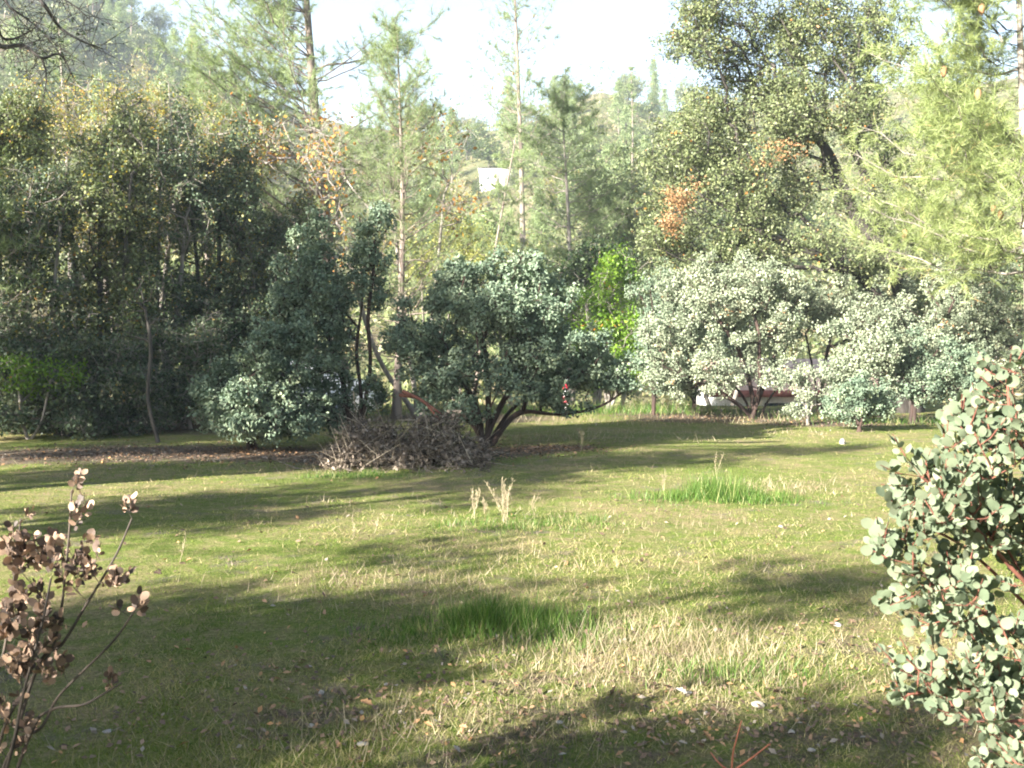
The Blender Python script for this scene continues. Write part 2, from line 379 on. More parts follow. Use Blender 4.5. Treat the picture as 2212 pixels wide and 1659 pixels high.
def blob(px, py, rpx, rpy, Y, ry, wt=1):
    c = W(px, py, Y); k = Y / 2212
    return (c[0], Y, c[2], rpx * k, ry, rpy * k, wt)
def broad(name, label, cat, base, roots, blobs, ncl, nleaf, rc, l, w, leafm, barkm, nbig=5, rootn='trunk', r_tip=.008, extra=None,
          trunk_r=None, group=None, seed=1, rr=.5, flat=.8, upb=.3, out=.5, path_w=.3, tw=3, shell=.55, scale=1.0, jit=.1, zmin=.08):
    g = np.random.default_rng(seed)
    t = thing(name, label, cat, tuple(base), group)
    T = blob_pts(explode(blobs, g), ncl, g, shell)
    T[:, 2] = np.maximum(T[:, 2], gh(T[:, 0], T[:, 1]) + zmin + g.uniform(0, .3, len(T)))
    sk = grow(roots, T, r_tip, path_w=path_w, jit=jit, g=g)
    wood_parts(sk, t, barkm, nbig, rootn, trunk_r=trunk_r, scale=scale)
    if tw: twiglets(T, rc, tw, r_tip * .7, barkm, t, g)
    V, F, r = leaves(T, nleaf, rc * g.uniform(.7, 1.25, len(T)), l, w, flat, out, upb, rr, g)
    stuff(part('foliage', V, F, leafm, t, r))
    if extra:
        for nm, mat, frac, nl, ll in extra:
            k = g.choice(len(T), max(1, int(len(T) * frac)), replace=False)
            V, F, r = leaves(T[k], nl, rc, ll, ll * .8, .9, .3, .2, .3, g)
            stuff(part(nm, V, F, mat, t, r))
    return t
def roots_from(base, tops, k=4, bend=.12, g=rng, flare=.0):
    out = []
    for t in tops:
        t = np.asarray(t, float); b = np.asarray(base, float) + np.array([g.normal() * flare, g.normal() * flare, -.06])
        mid = b + (t - b) * .45 + np.array([(t[0] - b[0]) * bend, 0, -np.linalg.norm(t[:2] - b[:2]) * .18]) + g.normal(size=3) * bend * .35
        out.append(spline(np.array([b, mid, t]), k))
    return out
def needles(C, D, n, L, wd, spread=.75, droop=.15, g=rng, rr=.5):
    m = len(C); cid = np.repeat(np.arange(m), n)
    d = norm(D[cid] + g.normal(size=(m * n, 3)) * spread + np.array([0, 0, -droop]))
    p = C[cid] - D[cid] * (g.uniform(0, .6, m * n) * L)[:, None]
    s = norm(np.cross(d, g.normal(size=d.shape))); LL = (L * g.uniform(.6, 1.15, m * n))[:, None]
    V = np.stack([p - s * wd * .5, p + s * wd * .5, p + d * LL], 1).reshape(-1, 3)
    F = np.arange(len(p) * 3).reshape(-1, 3)
    r = np.clip(g.uniform(0, 1, m)[cid] * rr + g.uniform(0, 1, len(p)) * (1 - rr), 0, 1)
    return V, F, np.repeat(r, 3)
def pine(name, label, trunkP, r0, r1, hmin, spanf, nwh, ntuft, nneedle, L, wd, needm, barkm, seed, rise=.35, sub=4, tipup=.5,
         group=None, cones=0, cat='pine tree', dead=6, side=None, spread=.75):
    """trunkP: polyline of the trunk in world space. spanf(f)->branch length at height fraction f"""
    g = np.random.default_rng(seed)
    P = spline(np.array(trunkP, float), 6); rad = np.linspace(r0, r1, len(P)) ; rad[0] *= 1.3
    t = thing(name, label, cat, tuple(trunkP[0]), group)
    V, F = tube_path(P, rad, 9); part('trunk', V, F, barkm, t, smooth=True)
    seg = np.linspace(0, 1, len(P)); A = []; B = []; RA = []; RB = []; TC = []; TD = []; big = []
    for wv in range(nwh):
        f = hmin + (1 - hmin) * (wv + g.uniform(0, .6)) / nwh
        c = np.array([np.interp(f, seg, P[:, i]) for i in range(3)]); tr = np.interp(f, seg, rad)
        for b in range(g.integers(3, 6)):
            az = g.uniform(0, 2 * math.pi)
            if side is not None and g.random() < .45: az = side + g.normal() * .5
            ln = spanf(f) * g.uniform(.55, 1.15)
            rs = rise * g.uniform(.3, 1.5)
            dh = np.array([math.cos(az), math.sin(az), 0.])
            ks = 7; pts = [c]; 
            for q in range(1, ks + 1):
                s = q / ks
                pts.append(c + dh * ln * s + np.array([0, 0, ln * (rs * s + (tipup * s * s - .25 * s) * .6)]) + g.normal(size=3) * ln * .02)
            pts = np.array(pts); br0 = min(tr * .5, .008 + ln * .0065)
            rr_ = np.linspace(br0, .004, ks + 1)
            a_, b_, ra_, rb_ = list(pts[:-1]), list(pts[1:]), list(rr_[:-1]), list(rr_[1:])
            for q in range(2, ks + 1):
                for s_ in range(sub if q > 2 else 1):
                    dv = norm((pts[q] - pts[q - 1]) / ln * 2 + g.normal(size=3) * .55 + np.array([0, 0, .25]))
                    sl = ln * g.uniform(.12, .3) * (1.15 - q / ks * .5)
                    e0 = pts[q - 1] + (pts[q] - pts[q - 1]) * g.random(); e1 = e0 + dv * sl
                    a_.append(e0); b_.append(e1); ra_.append(.005); rb_.append(.0025)
                    kk = max(1, int(ntuft * sl / .5))
                    for z in range(kk):
                        TC.append(e0 + (e1 - e0) * (1 - z / (kk + .5) * .7)); TD.append(norm(dv + g.normal(size=3) * .25 + np.array([0, 0, .2])))
            TC.append(pts[-1]); TD.append(norm(pts[-1] - pts[-2]))
            big.append((ln, a_, b_, ra_, rb_))
    # dead stubs below the crown
    for k in range(dead):
        f = hmin * g.uniform(.35, 1.0); c = np.array([np.interp(f, seg, P[:, i]) for i in range(3)])
        az = g.uniform(0, 6.28); ln = spanf(hmin) * g.uniform(.15, .6)
        mid = c + np.array([math.cos(az), math.sin(az), .15]) * ln * .5; e = c + np.array([math.cos(az), math.sin(az), .1 + g.normal() * .2]) * ln
        A += [c, mid]; B += [mid, e]; RA += [.02, .012]; RB += [.012, .005]
    big.sort(key=lambda q: -q[0])
    for ln, a_, b_, ra_, rb_ in big[:14]:
        V, F = tubes(a_, b_, ra_, rb_, 5); part('branch', V, F, barkm, t, smooth=True)
    for ln, a_, b_, ra_, rb_ in big[14:]:
        A += a_; B += b_; RA += ra_; RB += rb_
    if A:
        V, F = tubes(A, B, RA, RB, 3 if len(A) < 3500 else 2); stuff(part('twigs', V, F, barkm, t))
    TC = np.array(TC); TD = np.array(TD)
    V, F, r = needles(TC, TD, nneedle, L, wd, spread=spread, g=g)
    stuff(part('needles', V, F, needm, t, r))
    for k in range(cones):
        c = TC[g.integers(len(TC))] - np.array([0, 0, .12]); h = .11
        prof = [(-1, .15), (-.6, .8), (0, 1), (.6, .7), (1, .2)]
        V, F = tube_path([c + np.array([0, 0, -h * z]) for z, _ in prof], [.062 * q for _, q in prof], 8)
        part('pine_cone', V, F, M['cone'], t, smooth=True)
    return t

# ------------------------------------------------------------------ SETTING: one ground sheet from behind the camera to beyond the ridge
bases = []      # (x, y, radius) of leaf litter under shrubs and trees
for px, py, r in ((60, 985, 2.2), (220, 980, 2.4), (380, 980, 2.3), (540, 980, 1.9), (700, 985, 1.6), (880, 990, 1.4), (1080, 978, 1.3),
                  (1200, 972, .9), (1500, 905, 2.2), (1640, 905, 2.4), (1800, 915, 2.2), (2000, 905, 2.4)):
    Yb = 3539 / (py - 762.); bases.append(((px - 1106) * Yb / 2212, Yb, r))
near_bare = [(1.2, 4.3, .9), (2.2, 4.6, 1.0), (.1, 4.15, .7), (-.9, 4.4, .6), (.1, 5.0, .5), (1.9, 5.6, .5)]
bases += [(-1.2, 25, 3), (6, 27, 5), (-8, 24, 6), (14, 24, 5)]
def litter_amt(x, y):
    v = np.zeros_like(x)
    for bx, by, br in bases: v = np.maximum(v, 1 - ((x - bx) ** 2 + ((y - by) * 1.15) ** 2) / br ** 2)
    for bx, by, br in near_bare: v = np.maximum(v, .55 * (1 - ((x - bx) ** 2 + ((y - by) * 1.3) ** 2) / br ** 2))
    return np.clip(v, 0, 1)
def axis(lo, hi, fine_lo, fine_hi, step, grow_=1.09):
    a = list(np.arange(fine_lo, fine_hi, step)); s = step; v = a[-1]
    while v < hi: s *= grow_; v += s; a.append(v)
    s = step; v = a[0]; pre = []
    while v > lo: s *= grow_; v -= s; pre.append(v)
    return np.array(pre[::-1] + a)
gx = axis(-420, 420, -14, 14, .3, 1.07); gy = axis(-60, 480, 2, 34, .25, 1.06)
X, Y = np.meshgrid(gx, gy); Z = gh(X, Y)
nx, ny = len(gx), len(gy); ii = np.arange(nx * ny).reshape(ny, nx)
F = np.stack([ii[:-1, :-1], ii[:-1, 1:], ii[1:, 1:], ii[1:, :-1]], -1).reshape(-1, 4)
V = np.stack([X, Y, Z], -1).reshape(-1, 3)
tag(link('ground', mesh_from('ground', V, F, M['ground'], litter_amt(X, Y).ravel() * .8, True)), kind='structure')

# ------------------------------------------------------------------ HILLSIDE trees (prototypes share mesh data)
def hill_proto(kind, seed):
    g = np.random.default_rng(seed)
    if kind == 'pine':
        H = 11; n = 420; z = g.uniform(.18, 1, n) ** .9; rad = (1.04 - z) ** .5 * 2.1 * g.uniform(.2, 1.1, n) * (1 + .35 * np.sin(z * 17 + seed)); a = g.uniform(0, 6.28, n)
        C = np.stack([np.cos(a) * rad, np.sin(a) * rad, z * H], 1)
        V, F, r = leaves(C, 9, .42, .42, .11, .7, .3, .4, .6, g); mat = M['needle']
        A = np.stack([np.zeros(n), np.zeros(n), C[:, 2] - .5 * rad * .4], 1)[:60]; B = C[:60]
        tp = [[0, 0, -.5], [.12, 0, H * .4], [0, .1, H * .98]]; tr = [.2, .14, .03]; bm_ = M['bark_pine']
    elif kind in ('oak', 'olive', 'grey'):
        H = 6.5
        bl = [(0, 0, 3.9, 2.4, 2.4, 2.1), (1.5, .6, 3.0, 1.6, 1.6, 1.6), (-1.5, -.4, 3.2, 1.6, 1.7, 1.6), (.2, -1.3, 2.7, 1.6, 1.4, 1.5)]
        n = 330; C = blob_pts(bl, n, g)
        V, F, r = leaves(C, 11 if kind != 'grey' else 5, .42, .26, .17, .8, .5, .3, .6, g)
        mat = {'oak': M['oak'], 'olive': M['oak_sun'], 'grey': M['autumn']}[kind]
        A = np.tile([[0, 0, 1.8]], (60, 1)); B = C[:60]
        tp = [[0, 0, -.5], [.15, .1, 1.5], [0, 0, 4.2]]; tr = [.24, .18, .06]; bm_ = M['bark_grey'] if kind == 'grey' else M['bark_oak']
        if kind == 'grey': A = np.tile([[0, 0, 1.8]], (160, 1)) + g.normal(size=(160, 3)) * .3; B = C[:160]
    Vt, Ft = tube_path(tp, tr, 6)
    Vb, Fb = tubes(A, B, np.full(len(A), .05), np.full(len(A), .015), 3)
    Vw = np.vstack([Vt, Vb]); Fw = [Ft[0], Fb + len(Vt)]
    return (mesh_from('trunk', Vw, Fw, bm_), mesh_from('crown', V, F, mat, r))
HP = {k: [hill_proto(k, 50 + i * 7 + j) for j in range(3)] for i, k in enumerate(['pine', 'oak', 'olive', 'grey'])}
hg = np.random.default_rng(21)
def place_hill(kind, x, y, sc, label, name):
    tm, cm = HP[kind][hg.integers(3)]
    t = thing(name, label, 'tree', (x, y, g1(x, y)), 'trees on the far hillsides', hg.uniform(0, 6.28)); t.scale = (sc, sc, sc * hg.uniform(.85, 1.2))
    link('trunk', tm, t); stuff(link('crown', cm, t))
HL = {'pine': ('hill_pine', 'thin hazy grey pine among the trees of the far hillside'), 'oak': ('hill_oak', 'small dark round oak among the trees of the far hillside'),
      'olive': ('hill_oak', 'pale olive oak among the trees of the far hillside'), 'grey': ('bare_hill_tree', 'nearly bare brownish tree among the trees of the far hillside')}
Yh_guess = next((float(q) for q in np.arange(70, 225, 1.) if g1(*W(1072, 409, q)[:2]) >= W(1072, 409, q)[2]), 150.)
cnt = 0; tries = 0; placed = []
while cnt < 285 and tries < 8000:
    tries += 1
    q = hg.random()
    if q < .40: u = hg.uniform(-40, 250); rr_ = hg.uniform(75, 232)
    elif q < .88: u = hg.uniform(400, 760); rr_ = hg.uniform(58, 232) 
    else: u = hg.uniform(-250, 1250); rr_ = hg.uniform(58, 232)
    y = rr_; x = (u - 512) / 1024 * y
    if any((x - a) ** 2 + (y - b) ** 2 < (1.6 + y * .012) ** 2 for a, b in placed): continue
    if 468 < u < 530 and Yh_guess - 55 < y < Yh_guess + 8: continue          # clearing below the white house
    placed.append((x, y)); cnt += 1
    k = hg.choice(['pine', 'oak', 'olive', 'grey'], p=[.30, .26, .28, .16])
    zone = 'left' if u < 300 else ('central' if u < 760 else 'right')
    hgt = 'at the foot of' if y < 95 else ('halfway up' if y < 165 else 'near the ridge of')
    HLk = {'pine': 'thin hazy grey pine', 'oak': 'small dark round oak', 'olive': 'pale olive oak', 'grey': 'nearly bare brownish tree'}[k] + f' {hgt} the {zone} hillside'
    place_hill(k, x, y, hg.uniform(.6, 1.15) * (1 if y > 90 else .8), HLk, HL[k][0])
for u_, y_, sc_, k_, lb_ in ((478, Yh_guess - 6, .45, 'oak', 'small oak at the left foot of the white hill house'), (499, Yh_guess - 9, .38, 'olive', 'pale bush hiding the lower wall of the white hill house'), (515, Yh_guess - 3, .6, 'olive', 'oak at the right corner of the white hill house'), (488, Yh_guess - 14, .4, 'grey', 'thin bare tree in front of the white hill house')):
    place_hill(k_, (u_ - 512) / 1024 * y_, y_, sc_, lb_, 'hill_oak')
# undergrowth on the slope: uncountable brush
n = 6500
yy = 45 + 190 * hg.uniform(0, 1, n) ** 1.3; uu = hg.uniform(-150, 1200, n); xx = (uu - 512) / 1024 * yy
C = np.stack([xx, yy, gh(xx, yy) + hg.uniform(.2, 1.5, n)], 1)
V, F, r = leaves(C, 8, .9, .42, .26, .6, .4, .3, .8, hg)
tag(link('hillside_brush', mesh_from('hillside_brush', V, F, leaf_mat('brush_foliage', [(0, (.08, .11, .045)), (.4, (.17, .20, .08)), (.7, (.27, .25, .13)), (1, (.36, .27, .2))], .2), r)),
    'low olive and brown brush covering the far hillside', 'brush', kind='stuff')

n = 1000
yy = 52 + 175 * hg.uniform(0, 1, n) ** 1.2; uu = np.where(hg.random(n) < .55, hg.uniform(360, 800, n), hg.uniform(-150, 1250, n)); xx = (uu - 512) / 1024 * yy
ok = ~((np.abs(uu - 497) < 30) & (yy > Yh_guess - 45) & (yy < Yh_guess + 8)); xx, yy = xx[ok], yy[ok]; n = len(xx)
rad_ = hg.uniform(1.0, 2.4, n) * (1 + yy / 300); zz_ = hg.random(n); xx = np.where(zz_ > .8, (hg.uniform(720, 1010, n) - 512) / 1024 * yy, xx); xx = np.where(zz_ < .22, (hg.uniform(-60, 260, n) - 512) / 1024 * yy, xx); bl = [(xx[i], yy[i], g1(xx[i], yy[i]) + rad_[i] * hg.uniform(.7, 1.5), rad_[i], rad_[i], rad_[i] * hg.uniform(.8, 1.5)) for i in range(n)]
C = blob_pts(bl, 17000, hg)
V, F, r = leaves(C, 5, .6, .42, .26, .7, .5, .4, .75, hg)
tag(link('hillside_wood', mesh_from('hillside_wood', V, F, leaf_mat('far_wood_foliage', [(0, (.06, .085, .035)), (.4, (.13, .165, .07)), (.75, (.22, .235, .11)), (.92, (.28, .24, .13)), (1, (.30, .22, .16))], .25), r)),
    'far-off wood of mixed oaks and brush merging over the hillside', 'wood', kind='stuff')

# ------------------------------------------------------------------ buildings and vehicles glimpsed through the leaves
def box(x0, x1, y0, y1, z0, z1):
    V = np.array([[x, y, z] for z in (z0, z1) for x, y in ((x0, y0), (x1, y0), (x1, y1), (x0, y1))], float)
    F = np.array([[3, 2, 1, 0], [4, 5, 6, 7], [0, 1, 5, 4], [1, 2, 6, 5], [2, 3, 7, 6], [3, 0, 4, 7]])
    return V, F
def bpart(name, b, mat, parent): return part(name, *box(*b), mat, parent)
M['white'] = plain_mat('white_paint', (.80, .78, .76), .6)
M['glass'] = plain_mat('dark_window_glass', (.03, .04, .05), .15, 0, .05, spec=.6)
M['roofw'] = plain_mat('pale_roof', (.62, .61, .60), .8)
M['salmon'] = plain_mat('salmon_shingle', (.52, .36, .29), .85, 0, .2, 3)
M['fascia'] = plain_mat('dark_red_fascia', (.22, .07, .055), .7)
Yh = next((float(q) for q in np.arange(70, 225, 1.) if g1(*W(1072, 409, q)[:2]) >= W(1072, 409, q)[2]), 150.)
c0 = W(1036, 404, Yh); c1 = W(1108, 362, Yh)
gz = g1((c0[0] + c1[0]) / 2, Yh + 2)
h = thing('hill_house', 'small bright white house high on the wooded hillside', 'house', (float((c0[0] + c1[0]) / 2), Yh, gz))
zb = gz - 2.5
bpart('wall', (c0[0], c1[0], Yh, Yh + 5.4, zb, c1[2]), M['white'], h)
roofV = np.array([[c0[0] - .3, Yh - .3, c1[2]], [c1[0] + .3, Yh - .3, c1[2]], [c1[0] + .3, Yh + 5.7, c1[2]], [c0[0] - .3, Yh + 5.7, c1[2]],
                  [c0[0] + .4, Yh + 2.2, c1[2] + .45], [c1[0] - .4, Yh + 2.2, c1[2] + .45]])
part('roof', roofV + [0, 0, .003], [np.array([[0, 1, 5, 4], [2, 3, 4, 5]]), np.array([[1, 2, 5], [3, 0, 4]])], M['roofw'], h)

for q, zw, zz in ((.2, .45, 1.05), (.8, .45, 1.05)):
    xw = c0[0] + (c1[0] - c0[0]) * q; bpart('window', (xw - zw, xw + zw, Yh - .03, Yh + .05, c1[2] - zz - .75, c1[2] - zz), plain_mat('pale_curtained_glass', (.32, .35, .38), .2), h)
bpart('door', (c0[0] + (c1[0] - c0[0]) * .5 - .45, c0[0] + (c1[0] - c0[0]) * .5 + .45, Yh - .03, Yh + .05, c1[2] - 2.9, c1[2] - .9), plain_mat('grey_door', (.4, .36, .33), .6), h)
Yc = 43.
a0 = W(1600, 845, Yc); a1 = W(1850, 782, Yc)
hb = thing('low_house', 'low white house with a faded salmon roof behind the manzanitas', 'house', (float((a0[0] + a1[0]) / 2), Yc, g1(4, Yc)))
x0, x1 = a0[0] - 1, a1[0] + 2.5; ze = a0[2]
bpart('wall', (x0, x1, Yc, Yc + 5, -2.9, ze), M['white'], hb)
RV = []
rz_ = a1[2]
RV = np.array([[x0 - .5, Yc - .6, ze - .1], [x1 + .5, Yc - .6, ze - .1], [x1 + .5, Yc + 2.5, rz_], [x0 - .5, Yc + 2.5, rz_], [x1 + .5, Yc + 5.6, ze - .1], [x0 - .5, Yc + 5.6, ze - .1]])
RV2 = np.vstack([RV + [0, 0, .12], RV])
part('roof', RV2, [np.array([[0, 1, 2, 3], [3, 2, 4, 5], [9, 8, 7, 6], [11, 10, 8, 9], [0, 6, 7, 1], [5, 4, 10, 11], [1, 7, 8, 2], [2, 8, 10, 4], [6, 0, 3, 9], [9, 3, 5, 11]])], M['salmon'], hb)
bpart('fascia', (x0 - .55, x1 + .55, Yc - .66, Yc - .605, ze - .22, ze + .06), M['fascia'], hb)
for q in (.3, .62, .85):
    xw = x0 + (x1 - x0) * q; bpart('window', (xw - .5, xw + .5, Yc - .04, Yc + .05, ze - 1.5, ze - .5), M['glass'], hb)

def car():
    Yv = 22.5; xa = W(384, 800, Yv)[0]; xb = xa + 4.3; g0 = g1(-5, Yv)
    t = thing('parked_car', 'white parked car half hidden behind the left manzanita', 'car', ((xa + xb) / 2, Yv, g0))
    prof = [(0, .35), (.02, .62), (.12, .84), (.95, .92), (1.35, 1.36), (2.6, 1.42), (3.45, 1.02), (4.2, .92), (4.3, .6), (4.27, .32), (3.85, .28), (3.7, .5), (3.45, .6), (3.2, .5), (3.05, .28),
            (1.35, .28), (1.2, .5), (.95, .6), (.7, .5), (.55, .28)]
    n = len(prof); V = []
    for k, (y, ins) in enumerate(((0, .06), (.06, 0), (1.64, 0), (1.7, .06))):
        for px, pz in prof:
            tum = max(0, pz - .9) * .35
            cx, cz = 2.15, .75
            V.append([xa + cx + (px - cx) * (1 - ins * .3), Yv + y + (tum if y < .8 else -tum), g0 + cz + (pz - cz) * (1 - ins)])
    V = np.array(V); i = np.arange(n); j = (i + 1) % n
    Fq = np.concatenate([np.stack([i + k * n, j + k * n, j + (k + 1) * n, i + (k + 1) * n], 1) for k in range(3)])
    part('body', V, [Fq, np.arange(n)[None, ::-1], (3 * n + np.arange(n))[None]], plain_mat('white_car_paint', (.8, .8, .8), .3), t)
    for s in (0, 1):
        yg = Yv + .135 if s == 0 else Yv + 1.565
        for a, b, c, d in ((1.25, 1.42, 1.95, 1.95), (2.0, 2.0, 3.15, 2.58)):
            dz = .012 if s == 0 else -.012
            G = np.array([[xa + a, yg - .11 * (1 if s == 0 else -1) - dz, g0 + .97], [xa + c, yg - .11 * (1 if s == 0 else -1) - dz, g0 + .97],
                          [xa + d, yg + .03 * (1 if s == 0 else -1) - dz, g0 + 1.31], [xa + b, yg + .03 * (1 if s == 0 else -1) - dz, g0 + 1.31]])
            G2 = np.vstack([G, G + [0, dz * .8, 0]])
            part('side_window', G2, np.array([[0, 1, 2, 3], [7, 6, 5, 4], [0, 4, 5, 1], [1, 5, 6, 2], [2, 6, 7, 3], [3, 7, 4, 0]]), M['glass'], t)
    tyre = plain_mat('black_tyre', (.02, .02, .02), .9)
    rim = plain_mat('grey_hub', (.35, .35, .36), .4, .6)
    for wx in (.95, 3.45):
        for wy in (.1, 1.6):
            V, F = tube_path([[xa + wx, Yv + wy - .1, g0 + .31], [xa + wx, Yv + wy - .09, g0 + .31], [xa + wx, Yv + wy + .09, g0 + .31], [xa + wx, Yv + wy + .1, g0 + .31]], [.27, .31, .31, .27], 20)
            wh = part('wheel', V, F + [np.arange(20)[None, ::-1]], tyre, t)
            V, F = tube_path([[xa + wx, Yv + wy - .112, g0 + .31], [xa + wx, Yv + wy + .112, g0 + .31]], [.17, .17], 14)
            o = link('rim', mesh_from('rim', V - np.array(t.location), F + [np.arange(14)[None, ::-1]], rim), wh)
car()

# red and white striped post
b = W(1222, 862, 27.5); gp = g1(b[0], 27.5)
pt = thing('marker_post', 'short red and white banded post glimpsed behind the central manzanita', 'post', (b[0], 27.5, gp))
zt = W(1222, 800, 27.5)[2]; z = gp - .1; k = 0
M['red'] = plain_mat('red_paint', (.55, .02, .05), .5)
zs = np.linspace(gp - .1, zt, 8)
for k in range(7):
    V, F = tube_path([[b[0], 27.5, zs[k]], [b[0], 27.5, zs[k + 1]]], [.075 + .001 * (k % 2)] * 2, 12)
    part('band', V, F, M['red'] if k % 2 == 0 else M['white'], pt, smooth=False)

# ------------------------------------------------------------------ TREES, back to front
# far thin pine standing against the sky, centre
def far_pine(name, label, px, py0, py1, px1, Y, wide, seed, nwh, ntuft, nneedle, L, wd, r0, mat=None, **k):
    b = W(px, py0, Y); b[2] = g1(b[0], Y); top = W(px1, py1, Y)
    H = top[2] - b[2]; mid = b * .5 + top * .5 + np.array([(rng.uniform(-.02, .02)) * H, 0, 0])
    return pine(name, label, [b, mid, top], r0, r0 * .12, k.pop('hmin', .3), wide, nwh, ntuft, nneedle, L, wd, mat or M['needle'], k.pop('bark', M['bark_pine']), seed, **k)
far_pine('grey_pine', 'tall sparse grey pine against the white sky above the hillside house', 1135, 470, -180, 1105, 62, lambda f: 4.2 * (1.15 - f) ** .6, 31, 19, 1.5, 16, .36, .022, .24,
         hmin=.45, sub=2, rise=.75, dead=10, cones=10, spread=.9)
far_pine('snag_pine', 'very thin bare topped pine on the central ridge', 1360, 330, 140, 1363, 118, lambda f: 1.3 * (1.2 - f), 32, 12, .7, 10, .4, .05, .16, hmin=.45, sub=1, rise=.3, dead=12)
far_pine('grey_pine', 'slender pine with a straight pale trunk in front of the central hill', 1236, 640, 195, 1212, 36, lambda f: 3.3 * (1.12 - f) ** .7 + .25, 33, 26, 2.0, 18, .24, .012, .14,
         hmin=.12, sub=4, rise=.35, dead=8, bark=M['bark_pale'])
far_pine('grey_pine', 'young soft pine left of the slender pale trunked pine', 1010, 640, 265, 1120, 44, lambda f: 2.2 * (1.1 - f) ** .7 + .2, 39, 14, 1.3, 14, .26, .016, .12, hmin=.2, sub=3, rise=.4)
# the large grey pine top left of centre
far_pine('grey_pine', 'large wispy grey pine with a thick dark trunk rising out of the picture', 745, 900, -330, 640, 28, lambda f: 4.8 * (1.08 - f) ** .5, 34, 30, 2.4, 22, .24, .009, .24,
         hmin=.30, sub=5, rise=.55, dead=14, side=math.pi, bark=bark_mat('dark_pine_bark', (.09, .07, .06), (.19, .15, .125)))
far_pine('grey_pine', 'conical young pine with red brown upper stem right of the large pine', 856, 905, 60, 858, 24.5, lambda f: 2.2 * (1.1 - f) ** .75 + .2, 35, 28, 1.7, 17, .23, .006, .11,
         hmin=.26, sub=4, rise=.5, dead=12)
far_pine('grey_pine', 'hazy pine beside the large pine at the foot of the left hill', 470, 640, 110, 455, 42, lambda f: 3.0 * (1.1 - f) ** .6, 36, 18, 1.4, 16, .27, .016, .2, hmin=.2, sub=3)
far_pine('grey_pine', 'thin pale trunked pine rising above the yellow leaves at far left', 150, 700, 40, 126, 34, lambda f: .9 * (1.1 - f) + .3, 37, 12, .6, 12, .2, .012, .13, hmin=.5, sub=1, dead=18, bark=M['bark_pale'])
far_pine('grey_pine', 'pine with long drooping boughs at the left edge', -150, 930, -60, -170, 20, lambda f: 2.3 * (1.1 - f) ** .6, 38, 18, 1.8, 22, .22, .009, .15, hmin=.22, sub=3, side=0.)
# bright pine at the right edge
far_pine('grey_pine', 'big sunlit yellow green pine filling the top right corner', 2235, 920, -520, 2185, 19.5, lambda f: 3.3 * (1.12 - f) ** .45, 40, 38, 4.2, 13, .23, .010, .12,
         mat=M['needle_sun'], hmin=.24, sub=6, rise=.15, dead=10, side=math.pi, cones=16, bark=M['bark_pale'])

# autumn oak with yellow tops, behind the left thicket
def bs(px, Y): 
    x = (px - 1106) * Y / 2212; return np.array([x, Y, g1(x, Y)])
b = bs(300, 27)
broad('autumn_oak', 'autumn oak with yellow and rust leaves topping the left thicket', 'tree', b, roots_from(b, [W(200, 420, 27), W(380, 400, 27), W(480, 460, 27)]),
      [blob(190, 270, 150, 90, 27, 1.8), blob(340, 270, 130, 90, 27, 1.8), blob(480, 360, 110, 110, 27, 1.5), blob(60, 330, 90, 90, 27, 1.5), blob(330, 500, 260, 90, 27, 2)],
      900, 22, .36, .075, .05, M['autumn'], M['bark_grey'], seed=41, tw=9, trunk_r=.1, rr=.45)
# orange leafed oak, sparse
b = bs(905, 25)
broad('orange_oak', 'sparse bare twigged oak with orange leaves in the centre left', 'tree', b, roots_from(b, [W(740, 500, 25), W(960, 420, 25), W(840, 350, 25)]),
      [blob(700, 360, 90, 130, 25, 1.4), blob(780, 520, 130, 110, 25, 1.5), blob(940, 330, 90, 110, 25, 1.2), blob(1000, 450, 80, 50, 25, 1), blob(560, 300, 120, 90, 25.5, 1.2)],
      330, 3, .3, .11, .09, M['orange'], M['bark_grey'], seed=42, tw=6, trunk_r=.07, rr=.3, extra=[('green_foliage', M['oak_sun'], .5, 9, .08)])
# yellow green shrubs at the foot of the hill
for q, (px, py, rx, ry, Yq, lab) in enumerate(((985, 520, 80, 60, 46, 'yellow green shrub at the foot of the central hill'), (930, 590, 90, 60, 40, 'olive yellow shrub lower down beside the conical pine'))):
    b = bs(px, Yq)
    broad('yellow_shrub', lab, 'shrub', b, roots_from(b, [W(px - 20, py, Yq), W(px + 25, py + 8, Yq)]), [blob(px, py, rx, ry, Yq, 1.4), blob(px + 40, py + 40, rx * .7, ry, Yq - .5, 1.2)],
          170, 28, .34, .12, .09, M['yellow_shrub'], M['bark_grey'], seed=43 + q, nbig=2, tw=2)
# olive oaks between hill and meadow
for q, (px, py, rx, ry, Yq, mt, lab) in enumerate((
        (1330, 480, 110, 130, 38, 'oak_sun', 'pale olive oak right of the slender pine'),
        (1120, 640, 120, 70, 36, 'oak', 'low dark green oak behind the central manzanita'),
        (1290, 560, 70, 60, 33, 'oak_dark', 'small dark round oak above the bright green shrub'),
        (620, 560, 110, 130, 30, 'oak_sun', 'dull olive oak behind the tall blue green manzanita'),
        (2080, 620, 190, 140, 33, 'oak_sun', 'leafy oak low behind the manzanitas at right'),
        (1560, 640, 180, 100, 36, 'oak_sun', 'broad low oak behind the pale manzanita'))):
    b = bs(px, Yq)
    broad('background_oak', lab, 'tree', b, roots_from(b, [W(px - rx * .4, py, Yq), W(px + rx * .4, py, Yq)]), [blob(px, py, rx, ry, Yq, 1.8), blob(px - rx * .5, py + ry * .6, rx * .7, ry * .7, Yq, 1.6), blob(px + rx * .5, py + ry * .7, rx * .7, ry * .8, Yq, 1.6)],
          300, 36, .38, .105, .07, M[mt], M['bark_grey'], seed=60 + q, nbig=3, tw=3, trunk_r=.1)

